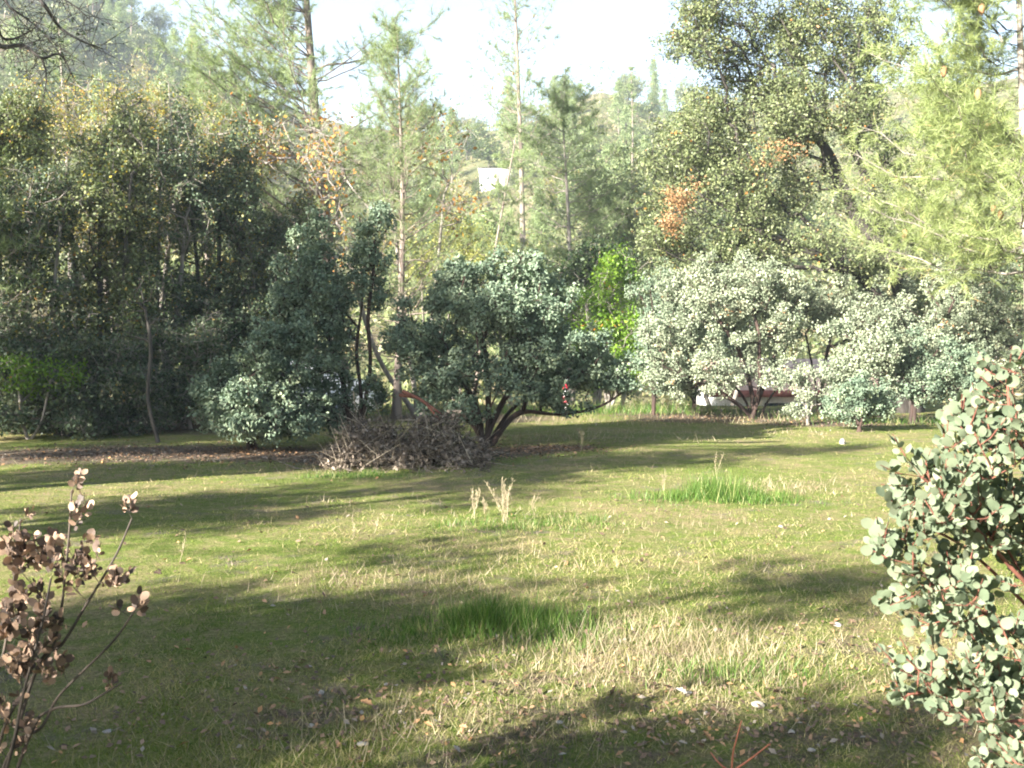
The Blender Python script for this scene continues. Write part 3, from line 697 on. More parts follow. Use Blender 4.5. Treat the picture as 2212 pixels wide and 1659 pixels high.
# the big oak on the right with its leaning dark trunks
Yo = 27
b = bs(1975, Yo)
r1 = spline(np.array([b - [0, 0, .1], W(1950, 640, Yo), W(1905, 520, Yo), W(1870, 380, Yo), W(1830, 300, Yo)]), 3)
r2 = spline(np.array([b + [.15, .2, -.1], W(1935, 600, Yo + .2), W(1850, 470, Yo + .3), W(1790, 330, Yo + .4), W(1725, 270, Yo + .4)]), 3)
r3 = spline(np.array([b + [-.2, .1, -.1], W(1900, 650, Yo - .3), W(1780, 560, Yo - .6), W(1640, 500, Yo - .8)]), 3)
obl = [blob(1690, 160, 110, 80, Yo + .3, 1.4), blob(1740, 20, 120, 60, Yo, 1.5), blob(1930, 60, 90, 90, Yo + .6, 1.5), blob(1420, 500, 70, 80, Yo, 1.2), blob(1620, 330, 110, 70, Yo, 1.5), blob(1930, 340, 60, 80, Yo + 1.8, 1.0), blob(1560, 90, 120, 110, Yo, 1.9), blob(1500, 70, 90, 70, Yo - .5, 1.2), blob(1620, 240, 140, 110, Yo, 1.9), blob(1790, 60, 110, 90, Yo + .5, 1.6), blob(1790, 230, 120, 90, Yo - .6, 1.6), blob(1870, 160, 100, 110, Yo, 1.4),
       blob(1480, 280, 80, 70, Yo, 1.4), blob(1470, 400, 110, 90, Yo - .6, 1.5), blob(1600, 400, 110, 90, Yo - .8, 1.4), blob(1530, 520, 140, 90, Yo - .6, 1.6), blob(1680, 520, 110, 90, Yo - 1, 1.4),
       blob(1820, 560, 130, 60, Yo - 1, 1.2), blob(1890, 450, 80, 80, Yo - .9, .7, .7), blob(1850, 320, 70, 50, Yo - .7, .6, .7), blob(1770, 400, 80, 70, Yo + .6, 1, .9), blob(1700, 420, 80, 70, Yo + .8, 1, .9), blob(1660, 60, 90, 60, Yo + .5, 1.2), blob(1900, 560, 80, 50, Yo - .8, .8), blob(1975, 480, 60, 100, Yo + 1.5, 1.0, .7), blob(1860, 250, 80, 50, Yo + 1.2, .8)]
broad('big_oak', 'big sprawling oak with two dark leaning trunks on the right', 'tree', b, [r1, r2, r3], obl, 3900, 23, .25, .084, .052, M['oak_sun'], bark_mat('dark_oak_bark', (.018, .015, .013), (.06, .05, .042)), nbig=12, seed=70, trunk_r=.2, tw=3, rr=.45,
      extra=[('orange_leaves', M['orange'], .03, 6, .08)])
tt = bpy.data.objects['big_oak']
gq = np.random.default_rng(72)
C = blob_pts(explode([blob(1466, 430, 34, 30, Yo - 1.9, .4), blob(1450, 480, 30, 34, Yo - 1.9, .4), blob(1500, 400, 20, 16, Yo - 1.8, .3)], gq), 60, gq)
V, F, r = leaves(C, 22, .20, .07, .045, g=gq); o = stuff(part('rusty_foliage', V, F, M['deadpatch'], tt, r)); o['label'] = 'rust brown patch of dead leaves'
C = blob_pts(explode([blob(1690, 330, 60, 26, Yo - 1.6, .5), blob(1640, 350, 50, 12, Yo - 1.6, .4)], gq), 40, gq)
V, F, r = leaves(C, 7, .20, .07, .045, g=gq); o = stuff(part('rusty_foliage', V, F, M['deadpatch'], tt, r)); o['label'] = 'loose rust coloured leaves'

# left thicket: shaded oaks and shrubs
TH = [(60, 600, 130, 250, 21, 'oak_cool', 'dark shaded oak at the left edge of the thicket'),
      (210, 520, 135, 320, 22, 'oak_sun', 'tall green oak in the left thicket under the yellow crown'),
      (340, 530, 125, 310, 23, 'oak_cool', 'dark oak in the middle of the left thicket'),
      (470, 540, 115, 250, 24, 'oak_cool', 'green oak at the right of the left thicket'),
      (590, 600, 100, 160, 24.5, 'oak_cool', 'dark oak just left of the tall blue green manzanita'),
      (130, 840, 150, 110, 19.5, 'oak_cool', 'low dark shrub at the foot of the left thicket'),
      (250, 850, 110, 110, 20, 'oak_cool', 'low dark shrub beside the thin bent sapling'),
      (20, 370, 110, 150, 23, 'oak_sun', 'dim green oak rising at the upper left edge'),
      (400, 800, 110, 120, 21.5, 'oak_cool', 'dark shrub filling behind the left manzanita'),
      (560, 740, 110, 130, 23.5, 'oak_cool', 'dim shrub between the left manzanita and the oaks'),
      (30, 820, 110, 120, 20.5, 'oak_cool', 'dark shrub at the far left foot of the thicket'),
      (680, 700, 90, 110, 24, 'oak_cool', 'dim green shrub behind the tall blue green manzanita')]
for q, (px, py, rx, ry, Yq, mt, lab) in enumerate(TH):
    b = bs(px, Yq); g = np.random.default_rng(80 + q)
    tops = [W(px + rx * s, py - ry * .45, Yq + g.normal() * .3) for s in (-.5, .05, .55)]
    bl = [blob(px, py, rx, ry * .6, Yq, 1.3), blob(px - rx * .45, py - ry * .5, rx * .6, ry * .42, Yq, 1.1), blob(px + rx * .4, py - ry * .6, rx * .6, ry * .42, Yq + .3, 1.1),
          blob(px - rx * .3, py + ry * .55, rx * .8, ry * .4, Yq - .3, 1.2), blob(px + rx * .5, py + ry * .5, rx * .7, ry * .4, Yq, 1.2)]
    low = py > 690
    broad('thicket_shrub' if low else 'thicket_oak', lab, 'shrub' if low else 'tree', b, roots_from(b, tops, flare=.1), bl, 420 if low else 640, 34, .23, .075, .048, M[mt], M['bark_oak'] if q % 2 else M['bark_grey'], seed=80 + q, nbig=4,
          trunk_r=.03 if low else .06, tw=7, extra=[('yellow_leaves', M['autumn'], .3, 7, .075)] if not low else None)
b = bs(340, 18.2)
broad('sapling', 'thin bent sapling in front of the left thicket', 'sapling', b, [spline(np.array([b, W(320, 860, 18.2), W(325, 740, 18.2), W(300, 600, 18.4)]), 4)], [blob(310, 690, 70, 90, 18.3, .5)], 60, 9, .2, .06, .04,
      M['oak_dark'], M['bark_oak'], seed=95, nbig=3, tw=2, trunk_r=.022)
b = bs(60, 18.9)
broad('leafy_shrub', 'small yellow green shrub in the shade at the left edge', 'shrub', b, roots_from(b, [W(40, 830, 18.9), W(110, 820, 18.9)]), [blob(70, 810, 90, 60, 18.9, .5)], 90, 20, .2, .07, .05,
      M['green'], M['bark_grey'], seed=96, nbig=2, tw=2)

# bright green shrub
b = bs(1315, 28)
broad('green_shrub', 'bright leaf green shrub between central and right manzanitas', 'shrub', b, roots_from(b, [W(1320, 620, 28), W(1290, 700, 28), W(1350, 720, 28)]),
      [blob(1325, 620, 70, 80, 28, 1), blob(1300, 730, 85, 110, 28, 1.1), blob(1370, 760, 80, 100, 27.6, 1), blob(1340, 560, 30, 40, 28, .5)], 420, 34, .26, .085, .055, M['green'], M['bark_grey'], seed=97, nbig=3)
# MANZANITAS ------------------------------------------------------
def shoots(blobs, g):
    out = []
    for b in blobs:
        for k in range(5):
            a = g.uniform(0, 6.28); q = g.uniform(.3, 1.0); e = g.uniform(.75, 1.0)
            out.append((b[0] + math.cos(a) * b[3] * q, b[1] + math.sin(a) * b[4] * q, b[2] + b[5] * (e * (1 - .4 * q) + .28), b[3] * .16, b[4] * .16, b[5] * .34, 1.6))
    return out
def manz(name, label, px, Y, stems, blobs, ncl, nl, mat, seed, rc=.14, l=.056, w=.046, bark=None, r_tip=.0065, extra=None, trunk_r=.03, **k):
    b = bs(px, Y); g = np.random.default_rng(seed)
    blobs = list(blobs) + shoots(blobs, g)
    rts = []
    for st in stems:
        pts = [b + np.array([g.normal() * .06, g.normal() * .06, -.05])] + [W(x, y, Y + dy) for x, y, dy in st]
        rts.append(spline(np.array(pts), 4))
    return broad(name, label, 'manzanita', b, rts, blobs, ncl, nl, rc, l, w, mat, bark or M['bark_manz'], seed=seed, rootn='stem', r_tip=r_tip, extra=extra, upb=.1, out=.35, rr=.7, nbig=6, trunk_r=trunk_r, shell=.6, **k)
manz('manzanita', 'pale sunlit manzanita with a fan of dark stems right of centre', 1630, 24.6,
     [[(1620, 830, 0), (1590, 740, 0)], [(1600, 850, .2), (1520, 760, .3)], [(1655, 820, 0), (1690, 720, .2)], [(1640, 840, -.3), (1640, 740, -.5)], [(1575, 860, -.2), (1460, 800, -.3)], [(1670, 850, .3), (1740, 780, .4)]],
     [blob(1560, 670, 110, 85, 24.6, 1.2), blob(1640, 650, 90, 70, 24.6, 1.1), blob(1480, 690, 60, 90, 24.7, .9), blob(1700, 700, 70, 70, 24.6, 1), blob(1440, 780, 60, 80, 24.5, .9), blob(1540, 790, 80, 70, 24.2, .9, .7),
      blob(1660, 770, 80, 50, 24.6, .9, .7), blob(1700, 640, 40, 40, 25, .5), blob(1470, 820, 80, 45, 24.4, .8), blob(1550, 840, 50, 22, 24.2, .4, .5)], 1250, 40, M['manz_pale'], 101, rc=.14, extra=[('dry_leaves', M['deadpatch'], .06, 6, .06)])
manz('manzanita', 'pale manzanita behind and right of the fan stemmed one', 1770, 26.5,
     [[(1760, 820, 0), (1740, 720, 0)], [(1780, 800, 0), (1800, 700, .2)], [(1790, 830, 0), (1860, 720, .2)]],
     [blob(1780, 670, 80, 60, 26.5, 1), blob(1880, 660, 90, 60, 26.5, 1), blob(1850, 720, 110, 60, 26.3, 1), blob(1930, 720, 60, 80, 26.5, .9)], 620, 40, M['manz_pale'], 102, extra=[('dry_leaves', M['deadpatch'], .06, 6, .06)])
manz('manzanita', 'bushy cream tinted manzanita left of the low one near the field edge', 1850, 22.6,
     [[(1845, 830, 0), (1840, 760, 0)], [(1860, 830, 0), (1900, 760, .2)], [(1830, 850, 0), (1800, 790, .2)]],
     [blob(1850, 770, 75, 70, 22.6, .8), blob(1900, 800, 60, 60, 22.6, .7), blob(1820, 830, 50, 45, 22.5, .6)], 420, 42, M['manz_pale'], 103)
manz('manzanita', 'low blue green manzanita standing forward at the field edge', 1852, 20.4,
     [[(1850, 900, 0), (1830, 850, 0)], [(1865, 900, 0), (1890, 850, .1)]], [blob(1840, 880, 55, 48, 20.4, .6), blob(1890, 860, 40, 45, 20.5, .5)], 230, 44, M['manz'], 104, rc=.125)
manz('manzanita', 'tiny thin manzanita sprig with bare grey twigs beneath the pale ones', 1745, 22.4,
     [[(1742, 880, 0), (1730, 820, 0)], [(1750, 890, 0), (1770, 830, 0)]], [blob(1735, 840, 38, 40, 22.4, .4), blob(1725, 895, 30, 15, 22.4, .3), blob(1690, 835, 40, 30, 22.6, .3, .6), blob(1800, 850, 35, 35, 22.4, .3, .6)], 130, 30, M['manz_pale'], 105, rc=.14, bark=M['bark_grey'])
manz('manzanita', 'wide pale manzanita near the right edge of the picture', 2080, 24.,
     [[(2080, 800, 0), (2060, 700, 0)], [(2100, 800, 0), (2160, 700, .2)], [(2060, 820, 0), (2000, 740, .2)]],
     [blob(2040, 710, 80, 90, 24, 1.1), blob(2130, 660, 90, 80, 24, 1.1), blob(2000, 790, 60, 60, 23.8, .9), blob(2120, 790, 110, 80, 24, 1.1), blob(2230, 740, 90, 110, 24, 1.2), blob(2060, 640, 40, 60, 24.3, .6)],
     950, 42, M['manz_pale'], 106, extra=[('dry_leaves', M['deadpatch'], .08, 7, .06)])
manz('manzanita', 'dusty green manzanita between the fan stemmed one and the green shrub', 1500, 27.5,
     [[(1500, 800, 0), (1490, 700, 0)], [(1510, 800, 0), (1540, 720, .2)]], [blob(1500, 700, 90, 80, 27.5, 1), blob(1470, 800, 80, 60, 27.2, 1), blob(1590, 760, 70, 60, 27.2, 1)], 420, 38, M['manz'], 108)
manz('manzanita', 'grey leafed manzanita at the right behind the close bush, darkest of its row', 1975, 22.8,
     [[(1975, 820, 0), (1960, 740, 0)], [(1985, 820, 0), (2030, 750, .2)]], [blob(1980, 800, 70, 70, 22.8, .9), blob(2060, 820, 70, 50, 22.8, .8)], 420, 40, M['manz'], 109)
manz('manzanita', 'blue grey manzanita in the shade left of the fan stemmed one', 1410, 26,
     [[(1410, 800, 0), (1400, 700, 0)], [(1420, 800, 0), (1450, 720, .2)]], [blob(1420, 690, 60, 90, 26, 1), blob(1400, 790, 60, 70, 26, 1), blob(1450, 820, 70, 50, 25.6, .8)], 420, 38, M['manz'], 107)
manz('manzanita', 'broad central manzanita with a limb sweeping low to the right', 1050, 17.4,
     [[(1090, 920, 0), (1130, 890, 0), (1210, 895, -.1), (1290, 880, -.1), (1350, 845, 0)], [(1080, 880, 0), (1130, 800, .2), (1190, 720, .3)], [(1055, 890, 0), (1050, 780, .1), (1030, 680, .2)],
      [(1035, 900, .1), (1000, 820, .2), (950, 740, .3)], [(1030, 920, -.2), (1020, 870, -.4), (1040, 800, -.6)], [(1110, 880, .2), (1200, 820, .3), (1290, 770, .4)], [(1020, 920, .3), (960, 860, .4), (900, 800, .5)]],
     [blob(1090, 660, 110, 75, 17.4, 1), blob(1000, 650, 70, 70, 17.6, .8), blob(950, 720, 70, 70, 17.5, .8), blob(900, 770, 60, 65, 17.4, .7), blob(1160, 740, 110, 90, 17.3, 1.1), blob(1050, 780, 120, 80, 17.0, 1),
      blob(1240, 790, 100, 70, 17.4, .9), blob(1320, 820, 70, 40, 17.4, .6), blob(1200, 850, 80, 40, 17.2, .6), blob(1110, 600, 50, 50, 17.6, .5), blob(960, 830, 80, 40, 17, .6), blob(1180, 650, 60, 50, 17.6, .7), blob(930, 850, 70, 45, 17.0, .6), blob(1000, 890, 50, 30, 16.9, .5), blob(1130, 850, 60, 35, 16.8, .5, .6), blob(870, 690, 30, 40, 17.5, .4)],
     1500, 44, M['manz'], 110, rc=.125)
manz('manzanita', 'tall narrow blue green manzanita with two bare dark stems', 770, 17.6,
     [[(790, 860, 0), (800, 780, 0), (795, 690, 0), (805, 600, 0), (812, 530, .1)], [(780, 860, .1), (770, 760, .1), (782, 660, .1), (790, 580, .1)], [(750, 880, .1), (735, 800, .2), (700, 700, .2), (670, 600, .2)], [(730, 900, .2), (690, 800, .3), (640, 720, .3)]],
     [blob(810, 530, 52, 70, 17.6, .5), blob(800, 620, 42, 50, 17.6, .45), blob(670, 580, 70, 90, 17.8, .8), blob(700, 680, 60, 80, 17.8, .8), blob(620, 660, 60, 70, 17.9, .7), blob(730, 810, 45, 90, 17.6, .5, .8), blob(720, 900, 60, 55, 17.8, .6), blob(800, 860, 50, 50, 17.8, .5)],
     640, 42, M['manz'], 111, rc=.125)
manz('manzanita', 'rounded left manzanita with leaves down to the leaf litter', 540, 17.,
     [[(545, 900, 0), (560, 800, 0)], [(525, 900, 0), (480, 840, .1)], [(560, 910, -.2), (620, 830, -.3)], [(540, 910, .2), (600, 770, .3)], [(530, 910, -.3), (520, 840, -.5)]],
     [blob(580, 790, 100, 75, 17, 1), blob(520, 850, 80, 60, 16.8, .9), blob(640, 840, 80, 60, 17, .9), blob(470, 910, 50, 35, 16.7, .6), blob(570, 900, 100, 50, 16.5, .6), blob(450, 890, 50, 60, 16.8, .6), blob(660, 910, 60, 45, 16.8, .6), blob(545, 935, 95, 30, 16.5, .6), blob(620, 930, 60, 30, 16.9, .5), blob(640, 740, 60, 50, 17.3, .7)],
     740, 42, M['manz'], 112, rc=.125)

# ------------------------------------------------------------------ brush pile
bb = bs(880, 14.6); bb[1] = 14.6
bp = thing('brush_pile', 'heap of dry grey brush and dead leaves in front of the manzanitas', 'brush pile', tuple(bb))
g = np.random.default_rng(120)
def heap_h(x): return (.62 + .2 * np.sin(x * 5.1) + .13 * np.sin(x * 13.7 + 1)) * np.clip(1 - ((x - bb[0]) / 1.2) ** 2, 0, 1) ** .5
for k in range(30):
    a = np.array([bb[0] + g.uniform(-.95, .95), 14.6 + g.uniform(-.3, .5), 0]); a[2] = g1(a[0], a[1]) + g.uniform(.02, .4) * heap_h(a[0])
    d = norm(np.array([g.normal(), g.normal() * .4, g.uniform(.1, .9)])) * g.uniform(.5, 1.4)
    e = a + d; e[2] = min(e[2], g1(e[0], e[1]) + heap_h(e[0]) * 1.5 + .12)
    V, F = tube_path(spline(np.array([a, (a + e) / 2 + g.normal(size=3) * .08, e]), 4), np.linspace(.02, .007, 9), 6)
    part('branch', V, F, M['brush_wood'], bp, smooth=True)
p0 = W(870, 845, 14.9); p1 = W(950, 895, 14.6)
for s in (0, 1):
    V, F = tube_path(spline(np.array([p0 + [-.05 * s, s * .1, -.06 * s], (p0 + p1) / 2 + [0, 0, .04], p1 + [.03, 0, -.12 * s]]), 4), np.linspace(.03, .012, 9), 7)
    o = part('branch', V, F, M['bark_red'], bp, smooth=True); o['label'] = 'reddish branch lying across the heap'
n = 1700
x = bb[0] + g.uniform(-1.12, 1.12, n); y = 14.6 + g.normal(size=n) * .38; z = gh(x, y) + heap_h(x) * g.uniform(0, 1, n) ** .8 * np.exp(-((y - 14.6) / .7) ** 2)
A = np.stack([x, y, z], 1); B = A + norm(g.normal(size=(n, 3)) * [1, .7, .8] + [0, 0, .15]) * g.uniform(.08, .55, n)[:, None]; B[:, 2] = np.maximum(B[:, 2], gh(B[:, 0], B[:, 1]) + .01)
tw_m = leaf_mat('mixed_dry_twig', [(0, (.03, .025, .02)), (.45, (.11, .088, .066)), (.8, (.27, .22, .165)), (1, (.5, .43, .33))], .0, .8, .1)
V, F = tubes(A, B, g.uniform(.0025, .008, n), np.full(n, .002), 3); stuff(part('twigs', V, F, tw_m, bp, np.repeat(g.uniform(0, 1, n) ** 1.3, 6)))
V, F, r = leaves(A[:800], 9, .13, .06, .045, .8, .3, .2, .5, g)
V[:, 2] = np.maximum(V[:, 2], .01); stuff(part('dead_leaves', V, F, M['brush_leaf'], bp, r))

# ------------------------------------------------------------------ trees outside the frame, left and behind, that throw the long shadows
def ps(p, s):   # p: across the light, s: along it (away from the sun)
    e = -SH; nrm = np.array([-e[1], e[0]])
    return e * s + nrm * p
def sh(p, s, z, rp, rz, wt=1):
    q = ps(p, s); return (q[0], q[1], z, rp, rp, rz, wt)
def shade_tree(label, p, s, blobs, ncl, seed, nl=25, l=.15, rc=.4, trunk=.14, mat='oak_dark'):
    q = ps(p, s); b = np.array([q[0], q[1], g1(q[0], q[1])])
    tops = [np.array([bl[0], bl[1], bl[2]]) for bl in blobs[:3]]
    broad('shade_oak', label, 'tree', b, roots_from(b, tops, flare=.1), blobs, ncl, nl, rc, l, l * .62, M[mat], M['bark_oak'], seed=seed, nbig=3, trunk_r=trunk, tw=0)
EL_T = math.tan(EL)
shade_tree('oak left behind the camera nearest the picture', 2.1, -9, [sh(2.2, -9, 4.6, 1.0, .8), sh(1.9, -9.5, 3.9, .9, .7)], 190, 130)
shade_tree('spreading oak left behind the camera', 5, -9, [sh(4.6, -9, 4.6, 1.2, 1.1), sh(5.8, -9.3, 4.2, 1.2, 1.1), sh(4.2, -8.5, 3.2, .9, 1.0), sh(5.6, -9, 2.9, 1.2, .8), sh(3.9, -9, 6.1, .8, .25, 1), sh(4.2, -9, 4.3, .8, .7, 1.3), sh(5.4, -9, 3.9, .9, .7, 1.2)], 480, 131)
shade_tree('thin oak to the left of the camera', 10.3, -8, [sh(10.2, -8, 5.2, 1.5, .9, 1), sh(9.2, -8, 6.3, .9, .5, 1), sh(9.6, -8, 7.9, .9, .45, 1), sh(9.3, -8, 9.2, 1.1, .5, 1), sh(6.7, -8, 5.3, .8, .22, 1.5), sh(11, -8.4, 7.6, 1.3, 1.0), sh(10.4, -8, 6.3, 1.3, .8, .7)], 330, 132)
shade_tree('tall oak to the left of the camera', 13.6, -9, [sh(13, -9, 9.4, 1.6, 1.8), sh(14.6, -9.5, 10.0, 1.5, 1.6), sh(13.8, -9, 6.6, 1.8, 1.6), sh(11.9, -9, 8.2, 1.2, 1.0), sh(15.8, -9, 8.6, 1.4, 1.8), sh(16.2, -9, 6.6, 1.3, 1.4)], 900, 133)
shade_tree('large dark oak far to the left of the camera', 18.5, -9, [sh(17.5, -9, 8.9, 2.0, 1.6), sh(20, -9, 9, 2.0, 1.6), sh(18.6, -9, 6.6, 2.3, 1.8), sh(20.5, -8, 7, 2, 1.6)], 700, 134)
shade_tree('dark oak at the far left beyond the frame', 24, -7, [sh(23, -7, 8.4, 2.2, 1.8), sh(25.5, -7, 8., 2.2, 1.8), sh(24, -7, 6.2, 2.4, 2.)], 560, 135)
sg = np.random.default_rng(777)  # unseen trees added round the clearing to lower sky fill on the meadow
for k, (p_, s_) in enumerate(((0, -26), (6, -30), (12, -27), (18, -30), (25, -26), (31, -14), (33, 0), (-7, -24), (-13, -18), (-17, -9), (-19, 0), (-22, 9), (-24, 17), (3, -38), (20, -40), (-30, 4))):
    q = ps(p_ + sg.uniform(-2, 2), s_); tm, cm = HP[('oak', 'pine', 'olive')[k % 3]][k % 3]; sc_ = 1.05 if k % 3 == 1 else 1.5
    t = thing('sky_block_tree', 'unseen tree added round the clearing to cut sky light', 'tree', (q[0], q[1], g1(q[0], q[1])), 'unseen trees added round the clearing to cut sky light', sg.uniform(0, 6)); t.scale = (sc_ * 1.3, sc_ * 1.3, sc_)
    link('trunk', tm, t); stuff(link('crown', cm, t))
# oak whose bare dark limbs hang into the upper left corner
b = np.array([-7.4, 10.5, g1(-7.4, 10.5)]); Yl = 9.5
limbs = [[b - [0, 0, .1], b + [.2, -.1, 2.2], W(-120, 60, Yl)],]
rts = [spline(np.array([b - [0, 0, .1], b + [.15, 0, 2.4], b + [.6, -.3, 4.2], W(-160, -160, Yl)]), 4)]
t = thing('leaning_oak', 'oak past the left edge whose dark bare limbs hang into the top left corner', 'tree', tuple(b))
V, F = tube_path(rts[0], np.linspace(.16, .07, len(rts[0])), 9); part('trunk', V, F, M['bark_oak'], t, smooth=True)
root = rts[0][-5]
g = np.random.default_rng(140); AA = []; BB = []; RR = []; tipsL = []
for path, r0 in (([(-60, -40), (60, -20), (95, 10), (130, 60), (180, 90), (220, 105)], .020), ([(-60, 60), (0, 100), (50, 98), (90, 125), (130, 118), (160, 170)], .020), ([(-40, -20), (20, 15), (70, 50), (120, 95)], .012),
                 ([(-60, 40), (10, 85), (60, 70), (75, 60)], .012), ([(60, -20), (120, -10), (170, 20), (200, 50)], .009), ([(90, 125), (100, 160), (95, 210)], .008)):
    P = [root] + [W(x, y, Yl + g.normal() * .12) for x, y in path] if path[0][0] < 0 else [W(x, y, Yl) for x, y in path]
    Q = spline(np.array(P), 5); V, F = tube_path(Q, np.linspace(r0 * 1.5, r0 * .3, len(Q)), 6); part('limb', V, F, M['bark_oak'], t, smooth=True)
    for q in Q[len(Q) // 3:]:
        for s in range(2):
            e = q + g.normal(size=3) * [.16, .12, .14] - [0, 0, .03]; AA.append(q); BB.append(e); RR.append(.004); tipsL.append(e)
            for s2 in range(2):
                e2 = e + g.normal(size=3) * .08; AA.append(e); BB.append(e2); RR.append(.0025)
V, F = tubes(AA, BB, RR, np.array(RR) * .6, 3); stuff(part('twigs', V, F, M['bark_oak'], t))
V, F, r = leaves(np.array(tipsL)[::3], 3, .07, .035, .022); stuff(part('foliage', V, F, M['oak_dark'], t, r))

# ------------------------------------------------------------------ GRASS
def blades(x, y, h, wd, lean, r, name, mat, g, droop=0.):
    n = len(x); z = gh(x, y)
    a = g.uniform(0, 6.28, n); s = np.stack([np.cos(a), np.sin(a), np.zeros(n)], 1) * wd[:, None] * .5
    ld = g.normal(size=(n, 2)) * lean[:, None]
    p = np.stack([x, y, z - .005], 1); tip = p + np.stack([ld[:, 0] * h, ld[:, 1] * h, h], 1)
    V = np.stack([p - s, p + s, tip], 1).reshape(-1, 3); F = np.arange(3 * n).reshape(-1, 3)
    return mesh_from(name, V, F, mat, np.repeat(r, 3))
g = np.random.default_rng(150)
def field_pts(n, y0, y1, powr=1.4, margin=1.25):
    u = g.uniform(0, 1, n); q = 1 - powr
    y = (y0 ** q + u * (y1 ** q - y0 ** q)) ** (1 / q); x = g.uniform(-.5, .5, n) * y * margin; return x, y
def dryness(x, y):
    v = .27 + .38 * sn(x, y, .8, 5) + .3 * sn(x, y, 3.1, 6)
    v += .5 * np.exp(-((x - .95) ** 2 / .5 + (y - 5.6) ** 2 / .7)) + .3 * np.exp(-((x + .7) ** 2 / .5 + (y - 7) ** 2 / .5))
    v += .45 * np.exp(-((x - 1.2) ** 2 / 1.6 + (y - 4.4) ** 2 / .3))
    v -= .35 * np.exp(-((x + 2.6) ** 2 / 3 + (y - 8) ** 2 / 2))
    v -= .3 * np.exp(-((y - 26) ** 2 / 9))
    return v
x, y = field_pts(520000, 3.4, 34, 1.85)
L_ = litter_amt(x, y); keep = g.random(len(x)) > L_ * .93; x, y, L_ = x[keep], y[keep], L_[keep]
bare = .55 * sn(x, y, 1.3, 4) + .5 * sn(x, y, 4.5, 0); keep = g.random(len(x)) < np.clip(.95 - .9 * (bare - .15), .12, 1); x, y, L_ = x[keep], y[keep], L_[keep]
dr = dryness(x, y); isdry = g.random(len(x)) < np.clip(dr, .07, .52)
h = np.where(isdry, g.gamma(2.0, .0078, len(x)), g.gamma(3.0, .0042, len(x))) * (1 + .35 * sn(x, y, 1.5, 2))
r = np.where(isdry, g.uniform(.6, 1, len(x)), np.clip(g.uniform(0, .55, len(x)) + .12 * sn(x, y, 2, 3), 0, .58))
wd = (.0011 + .0007 * y) * g.uniform(.6, 1.3, len(x))
tag(link('meadow_grass', blades(x, y, np.clip(h, .008, .14), wd, np.where(isdry, .9, .7), r, 'meadow_grass', M['grass'], g)), 'short green and straw coloured turf over the whole meadow', 'grass', kind='stuff')
# taller straw, loose patches
def gauss_patch(n, cx, cy, sx, sy): return cx + g.normal(size=n) * sx, cy + g.normal(size=n) * sy
xs, ys, hs = [], [], []
for n, cx, cy, sx, sy, hh in ((1300, .85, 5.6, .42, .30, .11), (900, 1.1, 5.2, .45, .3, .07), (700, .55, 5.9, .5, .4, .07), (600, .35, 5.0, .3, .25, .08), (900, -.85, 7.0, .5, .4, .08), (900, 1.5, 4.7, .6, .3, .06), (500, .3, 9.6, 1.2, .4, .08), (400, 1.2, 9.2, 1.6, .6, .05),
                              (900, -.2, 4.35, .5, .25, .08), (500, -.9, 4.2, .5, .25, .09), (350, 3.3, 12.2, .7, .4, .09), (400, .9, 18.5, 1.4, .5, .16), (500, 3.4, 20.2, 2.6, .35, .10), (900, 4.5, 23.5, 4, .8, .22),
                              (500, -3, 14.2, 2.4, .4, .10), (250, -1.7, 10.6, 1.3, .5, .08), (700, 2.6, 7.0, 1.0, .8, .07), (500, .1, 7.6, .8, .5, .09), (700, 1.7, 28.5, 2.5, .6, .35)):
    a, b_ = gauss_patch(n, cx, cy, sx, sy); xs.append(a); ys.append(b_); hs.append(hh * g.uniform(.3, 1.4, n))
x = np.concatenate(xs); y = np.concatenate(ys); h = np.concatenate(hs); n = len(x)
tag(link('dry_grass', blades(x, y, h, (.0014 + .0005 * y) * g.uniform(.6, 1.2, n), np.full(n, .5), g.uniform(0, 1, n), 'dry_grass', M['straw'], g)), 'pale dry grass stems standing in loose patches on the meadow', 'dry grass', kind='stuff')
# lush clumps
def clump(label, cx, cy, spots, seed, hh):
    gg = np.random.default_rng(seed); X_, Y_, H_ = [], [], []
    for n, dx, dy, sx, sy, hm in spots:
        X_.append(cx + dx + gg.normal(size=n) * sx); Y_.append(cy + dy + gg.normal(size=n) * sy); H_.append(hm * gg.uniform(.35, 1.15, n))
    x = np.concatenate(X_); y = np.concatenate(Y_); h = np.concatenate(H_); n = len(x)
    tuft = 1 + .45 * sn(x, y, 9, 3) + .3 * sn(x, y, 23, 1); keep = gg.random(n) < np.clip(tuft * .8, .1, 1); x, y, h = x[keep], y[keep], (h * np.clip(tuft, .3, 1.6))[keep]; n = len(x)
    me = blades(x, y, h, (.004 + .0003 * cy) * gg.uniform(.6, 1.3, n), np.full(n, .3), np.where(gg.random(n) < .12, .97, gg.uniform(0, .9, n)), 'grass_clump', M['grass_green'], gg)
    V = np.array([cx, cy, g1(cx, cy)]); me.transform(Matrix.Translation(-Vector(V)))
    tag(link('grass_clump', me, None, tuple(V)), label, 'grass clump', kind='stuff' if hh == .1 else None)
clump('large lush green grass clump in the shaded middle of the near meadow', -.05, 6.0, [(2600, 0, 0, .20, .14, .14), (1500, .30, -.2, .2, .14, .09), (1500, -.35, -.12, .26, .16, .07), (700, -.05, .1, .13, .1, .17), (900, 0, -.1, .55, .3, .05)], 160, .18)
clump('sunlit bright green grass mound on the right of the meadow', 2.28, 11.3, [(1700, 0, 0, .16, .16, .26), (1100, .3, -.2, .28, .2, .13), (1100, -.4, -.1, .3, .2, .11), (800, 0, -.2, .7, .4, .06)], 161, .3)
clump('low bright green grass patch beside the dry stalks', .1, 9.6, [(1500, 0, 0, .45, .2, .07)], 162, .1)
